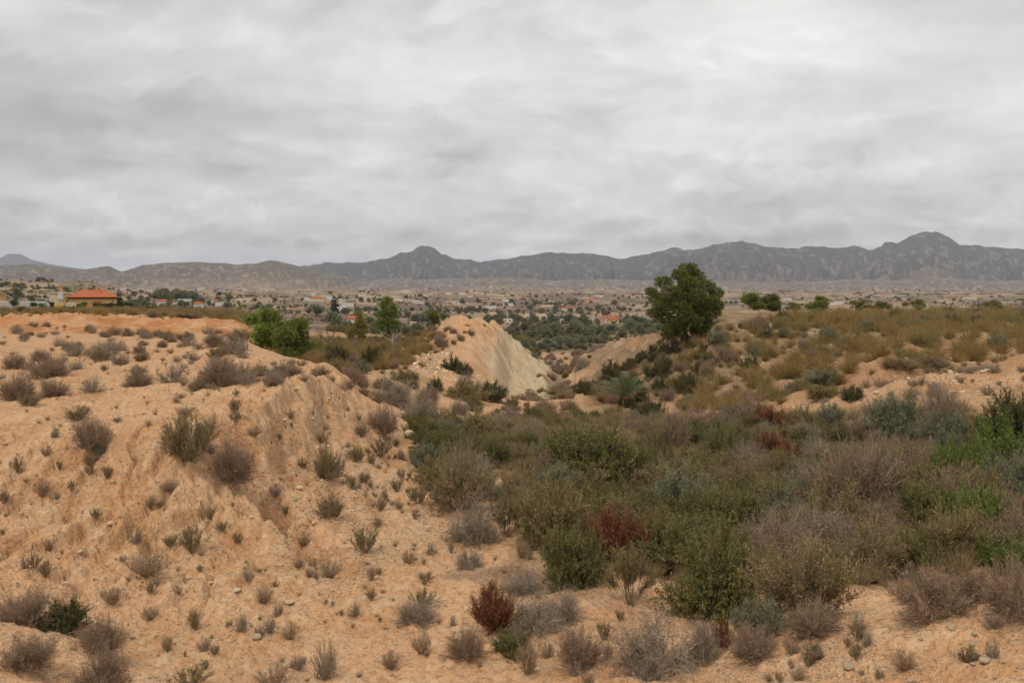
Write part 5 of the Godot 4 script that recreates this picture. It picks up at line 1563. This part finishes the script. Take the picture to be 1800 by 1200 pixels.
	for h in hs:
		var gp := seen(h[0], h[1])
		var q: float = minf(-gp.z, 3000.0)
		var k := q / FOC * cos(atan((h[0] - 900.0) / FOC))
		var w: float = h[2] * k
		var t: float = maxf(h[3] * k * 0.8, 2.4)
		var b := stand("house", h[0], q, h[7], "house", 0.0)
		slab(b, "wall", Vector3(-w / 2, -6.0, -w * 0.6), Vector3(w / 2, t, 0), h[5])
		if h[6] == 1:
			hip_roof(b, "roof", Vector3(-w / 2 - 0.4, t + 0.17, -w * 0.6 - 0.4), Vector3(w / 2 + 0.4, t + 0.17, 0.4), t * 0.45, w * 0.2)
		else:
			slab(b, "parapet", Vector3(-w / 2 - 0.15, t, -w * 0.6 - 0.15), Vector3(w / 2 + 0.15, t + 0.25, 0.15), "plaster_white")
		if h[3] >= 6 and q < 800.0:
			for wx in ([-0.28, 0.24] if h[2] >= 14 else [0.1]):
				slab(b, "window", Vector3(w * wx - 0.6, t * 0.35, 0.003), Vector3(w * wx + 0.6, t * 0.35 + minf(1.3, t * 0.4), 0.06), "window_glass")
	var hr := RandomNumberGenerator.new()
	hr.seed = 88
	for k in 30:
		var hu := hr.randf_range(230.0, 1150.0)
		var hv := hr.randf_range(516.0, 548.0)
		var gp := seen(hu, hv)
		if gp.z > -420.0 or gp.z < -2600.0: continue
		var b := stand("house", hu, -gp.z, "small pale far house among the trees of the plain", "house", 0.2, "small pale houses scattered over the plain")
		var w := hr.randf_range(7.0, 15.0)
		var t := hr.randf_range(2.8, 4.6)
		slab(b, "wall", Vector3(-w / 2, 0, -6), Vector3(w / 2, t, 0), ["plaster_white", "plaster_cream", "plaster_white", "plaster_pink"][k % 4])
		if k % 3 == 0:
			hip_roof(b, "roof", Vector3(-w / 2 - 0.3, t + 0.17, -6.3), Vector3(w / 2 + 0.3, t + 0.17, 0.3), 1.3, 2.0)
		else:
			slab(b, "parapet", Vector3(-w / 2 - 0.1, t, -6.1), Vector3(w / 2 + 0.1, t + 0.2, 0.1), "plaster_white")
	var lw := stand("boundary_wall", 1084, 540.0, "long pale boundary wall below the red-roofed houses", "wall", 0.3)
	slab(lw, "wall_panel", Vector3(-7.0, 0, -0.3), Vector3(7.0, 2.6, 0), "plaster_cream")
	var mast := stand("mast", 349, 900.0, "thin mast with a white tank on the plain beyond the villa", "mast", 0.5)
	var mb := Bag.new()
	mb.stick(Vector3.ZERO, Vector3(0, 11, 0), 0.35, 0.22, 8, Color(1, 1, 1))
	part(mast, "pole", mb.mesh(M.steel))
	var tb := Bag.new()
	for k in 4:
		tb.stick(Vector3(0, 11.0 + k * 0.6, 0), Vector3(0, 11.6 + k * 0.6, 0), [0.5, 1.3, 1.5, 1.1][k], [1.3, 1.5, 1.1, 0.05][k], 12, Color(1, 1, 1))
	part(mast, "tank", tb.mesh(M.plaster_white))
	for a in [[72, 500, 560], [858, 496, 2400]]:
		var ut := stand("utility_pole", a[0], a[2], "grey utility pole behind the pool enclosure" if a[0] < 100 else "far lattice pylon on the pale foothills", "pole", 0.5)
		var ub := Bag.new()
		var hh: float = 14.0 if a[0] < 100 else 34.0
		ub.stick(Vector3.ZERO, Vector3(0, hh, 0), hh * 0.014, hh * 0.008, 6, Color(1, 1, 1))
		part(ut, "pole", ub.mesh(M.steel))
		slab(ut, "crossarm", Vector3(-hh * 0.09, hh * 0.9, -0.1), Vector3(hh * 0.09, hh * 0.915, 0.1), "steel")

func hedge(h: Array) -> void:
	var r := RandomNumberGenerator.new()
	r.seed = int(h[0])
	var d: float = h[2]
	var px := 0.92 * d / FOC
	var len: float = (h[1] - h[0]) * px
	var o := stand("hedge", h[0], d, h[4], "hedge", 0.1)
	var b := Bag.new()
	b.box(Vector3(0.15, 0, -0.65), Vector3(len - 0.15, h[3] - 0.15, -0.15), Color(0.045, 0.07, 0.026))
	part(o, "branchwork", b.mesh(M.bark))
	var f := Bag.new()
	for k in int(len * h[3] * 170.0):
		var p := Vector3(r.randf() * len, r.randf() * h[3], -r.randf() * 0.8)
		if r.randf() < 0.6: p.z = -0.08 * r.randf()
		elif r.randf() < 0.6: p.y = h[3] - 0.1 * r.randf()
		var al := rdir(r)
		f.leaf(p, al, al.cross(rdir(r)).normalized(), 0.26, 0.13, tint(r, [Color(0.045, 0.07, 0.026), Color(0.035, 0.055, 0.022)], 0.3))
	part(o, "foliage", f.mesh(M.leaf))

# ------------------------------------------------------------------ stones
func stone_mesh(seed_: int, rings: int) -> ArrayMesh:
	var r := RandomNumberGenerator.new()
	r.seed = seed_
	var sm := SphereMesh.new()
	sm.radius = 0.5; sm.height = 1.0; sm.radial_segments = rings * 2; sm.rings = rings
	var arr := sm.get_mesh_arrays()
	var v: PackedVector3Array = arr[Mesh.ARRAY_VERTEX]
	var cut := []
	for k in 7:
		cut.append([rdir(r), r.randf_range(0.28, 0.42)])
	for k in v.size():
		var p := v[k]
		for c in cut:
			var e: float = p.dot(c[0]) - c[1]
			if e > 0.0: p -= c[0] * e * 0.85
		p *= 1.0 + 0.10 * nz.get_noise_3d(v[k].x * 3.0 + seed_, v[k].y * 3.0, v[k].z * 3.0)
		v[k] = Vector3(p.x, p.y * 0.6, p.z * 0.9)
	arr[Mesh.ARRAY_VERTEX] = v
	var st := SurfaceTool.new()
	st.create_from_arrays(arr)
	st.generate_normals()
	var c := Color(0.76, 0.57, 0.38) * r.randf_range(0.9, 1.12)
	var out := st.commit_to_arrays()
	var cols := PackedColorArray()
	cols.resize(out[Mesh.ARRAY_VERTEX].size())
	cols.fill(Color(c.r, c.g, c.b))
	out[Mesh.ARRAY_COLOR] = cols
	out[Mesh.ARRAY_TANGENT] = null
	var me := ArrayMesh.new()
	me.add_surface_from_arrays(Mesh.PRIMITIVE_TRIANGLES, out)
	me.surface_set_material(0, M.stone)
	return me

func make_stones() -> void:
	var shapes := []
	for k in 6:
		shapes.append(stone_mesh(700 + k, 7))
	var pebble := [stone_mesh(720, 3), stone_mesh(721, 3)]
	var big := [[1732, 1166, 25, 16, "largest pale boulder on the stony near slope"], [1762, 1165, 11, 8, "small round stone beside the largest pale boulder"], [1712, 1172, 12, 8, "flat stone touching the largest pale boulder"], [1492, 1180, 26, 14, "long flat pale slab on the stony near slope"], [1420, 1150, 14, 8, "pale stone near the edge of the stony slope"], [450, 1124, 20, 12, "smooth pale stone alone on the sandy floor"], [233, 1124, 14, 11, "round pale stone near the ditch"], [508, 1062, 22, 10, "flat stone where the slope meets the sandy floor"], [415, 1042, 16, 10, "grey stone low on the open slope"], [193, 928, 17, 12, "pale rounded stone on the open slope"], [182, 940, 9, 7, "small stone just under a pale rounded one"], [527, 860, 14, 10, "pale stone in the stony wash under the brow"], [524, 876, 9, 6, "small orange stone below the pale wash stone"], [718, 770, 22, 20, "upright pinkish boulder at the gully edge"], [735, 760, 16, 12, "smaller boulder behind the upright pinkish one"], [525, 858, 13, 9, "rounded stone next to the pale wash stone"], [1352, 578, 15, 12, "pale boulder on the crest of the grassy hill"], [1500, 594, 10, 6, "pale boulder among the golden tussocks"], [687, 1188, 8, 6, "white pebble stone at the foot of a green-tipped tuft"], [1792, 1078, 14, 9, "reddish stone lying at the slope edge"], [605, 790, 9, 7, "stone on the stony side of the gully"], [1645, 1082, 9, 6, "small white stone at the foot of a fan-shaped bush"]]
	for a in big:
		var p := seen(a[0], a[1])
		var s := -p.z / FOC
		var o := MeshInstance3D.new()
		o.name = numbered("boulder")
		o.mesh = shapes[rng.randi() % 6]
		add_child(o)
		o.position = p + Vector3(0, a[3] * s * 0.28, 0)
		o.basis = Basis(Vector3.UP, rng.randf_range(0, TAU)).scaled_local(Vector3(a[2] * s, a[3] * s * 1.35, a[2] * s))
		tag(o, a[4], "stone")
	# loose stones one can pick out
	var rock := func(p: Vector3, u: float, v: float, d: float, lo: float, hi: float, label: String, group: String):
		var s := lerpf(lo, hi, pow(rng.randf(), 2.0))
		var o := MeshInstance3D.new()
		o.name = numbered("stone")
		o.mesh = shapes[rng.randi() % 6]
		add_child(o)
		o.position = p + Vector3(0, s * 0.12, 0)
		o.basis = Basis.from_euler(Vector3(rng.randf_range(-0.4, 0.4), rng.randf_range(0, TAU), 0)).scaled_local(Vector3(s, s, s))
		tag(o, label, "stone", group)
	scatter(120, [[0, 780], [360, 745], [560, 650], [720, 770], [760, 940], [560, 1060], [400, 1130], [250, 1100], [0, 1020]], 15.0, 38.0, func(p, u, v, d): rock.call(p, u, v, d, 0.06, 0.20, "loose pale stone on the bare slope", "loose stones on the slope"))
	scatter(50, [[1400, 1130], [1800, 1060], [1800, 1200], [1250, 1200]], 9.0, 14.0, func(p, u, v, d): rock.call(p, u, v, d, 0.04, 0.12, "loose pale stone on the stony near slope", "loose stones on the near slope"))
	scatter(60, [[1380, 720], [1620, 650], [1800, 640], [1800, 700], [1560, 700]], 36.0, 56.0, func(p, u, v, d): rock.call(p, u, v, d, 0.12, 0.35, "loose stone on the sandy spurs", "loose stones on the spurs"))
	scatter(50, [[690, 630], [790, 620], [880, 690], [760, 660]], 58.0, 92.0, func(p, u, v, d): rock.call(p, u, v, d, 0.2, 0.5, "loose stone on the bench before the marl", "loose stones on the bench"))
	# gravel
	var tone := func() -> Color:
		var k := rng.randf_range(0.75, 1.3)
		return Color(k, k * rng.randf_range(0.92, 1.02), k * rng.randf_range(0.82, 1.08))
	var gravel := func(called: String, label: String, n: int, poly: Array, d0: float, d1: float, lo: float, hi: float):
		var ts := []
		var cs := []
		scatter(n, poly, d0, d1, func(p, u, v, d):
			if nz.get_noise_2d(p.x * 0.45, p.z * 0.45) + rng.randf_range(-0.25, 0.35) > 0.0:
				var s := lerpf(lo, hi, pow(rng.randf(), 2.5))
				ts.append(Transform3D(Basis.from_euler(Vector3(rng.randf_range(-1, 1), rng.randf_range(0, TAU), 0)).scaled_local(Vector3(s, s * 0.8, s)), p))
				cs.append(tone.call()))
		multi(called, label, "gravel", pebble[0], ts, cs)
	gravel.call("gravel", "pale gravel strewn over the bare eroded slope", 16000, [[0, 770], [360, 740], [560, 645], [720, 760], [780, 940], [560, 1070], [420, 1200], [0, 1200]], 13.5, 40.0, 0.02, 0.075)
	gravel.call("wash_gravel", "coarse pale gravel in the wash at the foot of the slope", 8000, [[450, 850], [640, 780], [760, 900], [800, 960], [640, 1040], [500, 1070]], 17.0, 32.0, 0.03, 0.10)
	gravel.call("near_gravel", "small stones on the near slope by the basin", 6000, [[1350, 1150], [1800, 1050], [1900, 1050], [1900, 1200], [1200, 1200]], 9.0, 14.5, 0.012, 0.05)
	gravel.call("floor_gravel", "fine gravel on the sandy floor", 1800, [[380, 1110], [700, 990], [1000, 1000], [1150, 1200], [350, 1200]], 14.0, 24.0, 0.012, 0.04)
	gravel.call("plateau_gravel", "fine gravel on the bare plateau", 2500, [[0, 760], [360, 730], [520, 650], [400, 610], [0, 640]], 24.0, 60.0, 0.03, 0.09)
	gravel.call("spoil_rubble", "pale rubble of the spoil heap on the grassy hill", 2600, [[1540, 660], [1600, 615], [1760, 600], [1800, 620], [1700, 640]], 46.0, 64.0, 0.06, 0.22)
	gravel.call("bench_rubble", "stony rubble on the bench before the marl", 2500, [[640, 640], [780, 615], [900, 690], [760, 680]], 56.0, 92.0, 0.08, 0.25)
	gravel.call("flank_rubble", "stony rubble on the grassy hill and brown flank", 3000, [[1100, 690], [1220, 600], [1300, 570], [1500, 590], [1450, 690], [1250, 720]], 52.0, 90.0, 0.06, 0.2)
	gravel.call("spur_rubble", "stony rubble on the sandy spurs", 2600, [[1330, 725], [1480, 690], [1630, 655], [1900, 640], [1900, 705], [1600, 705]], 34.0, 56.0, 0.04, 0.16)
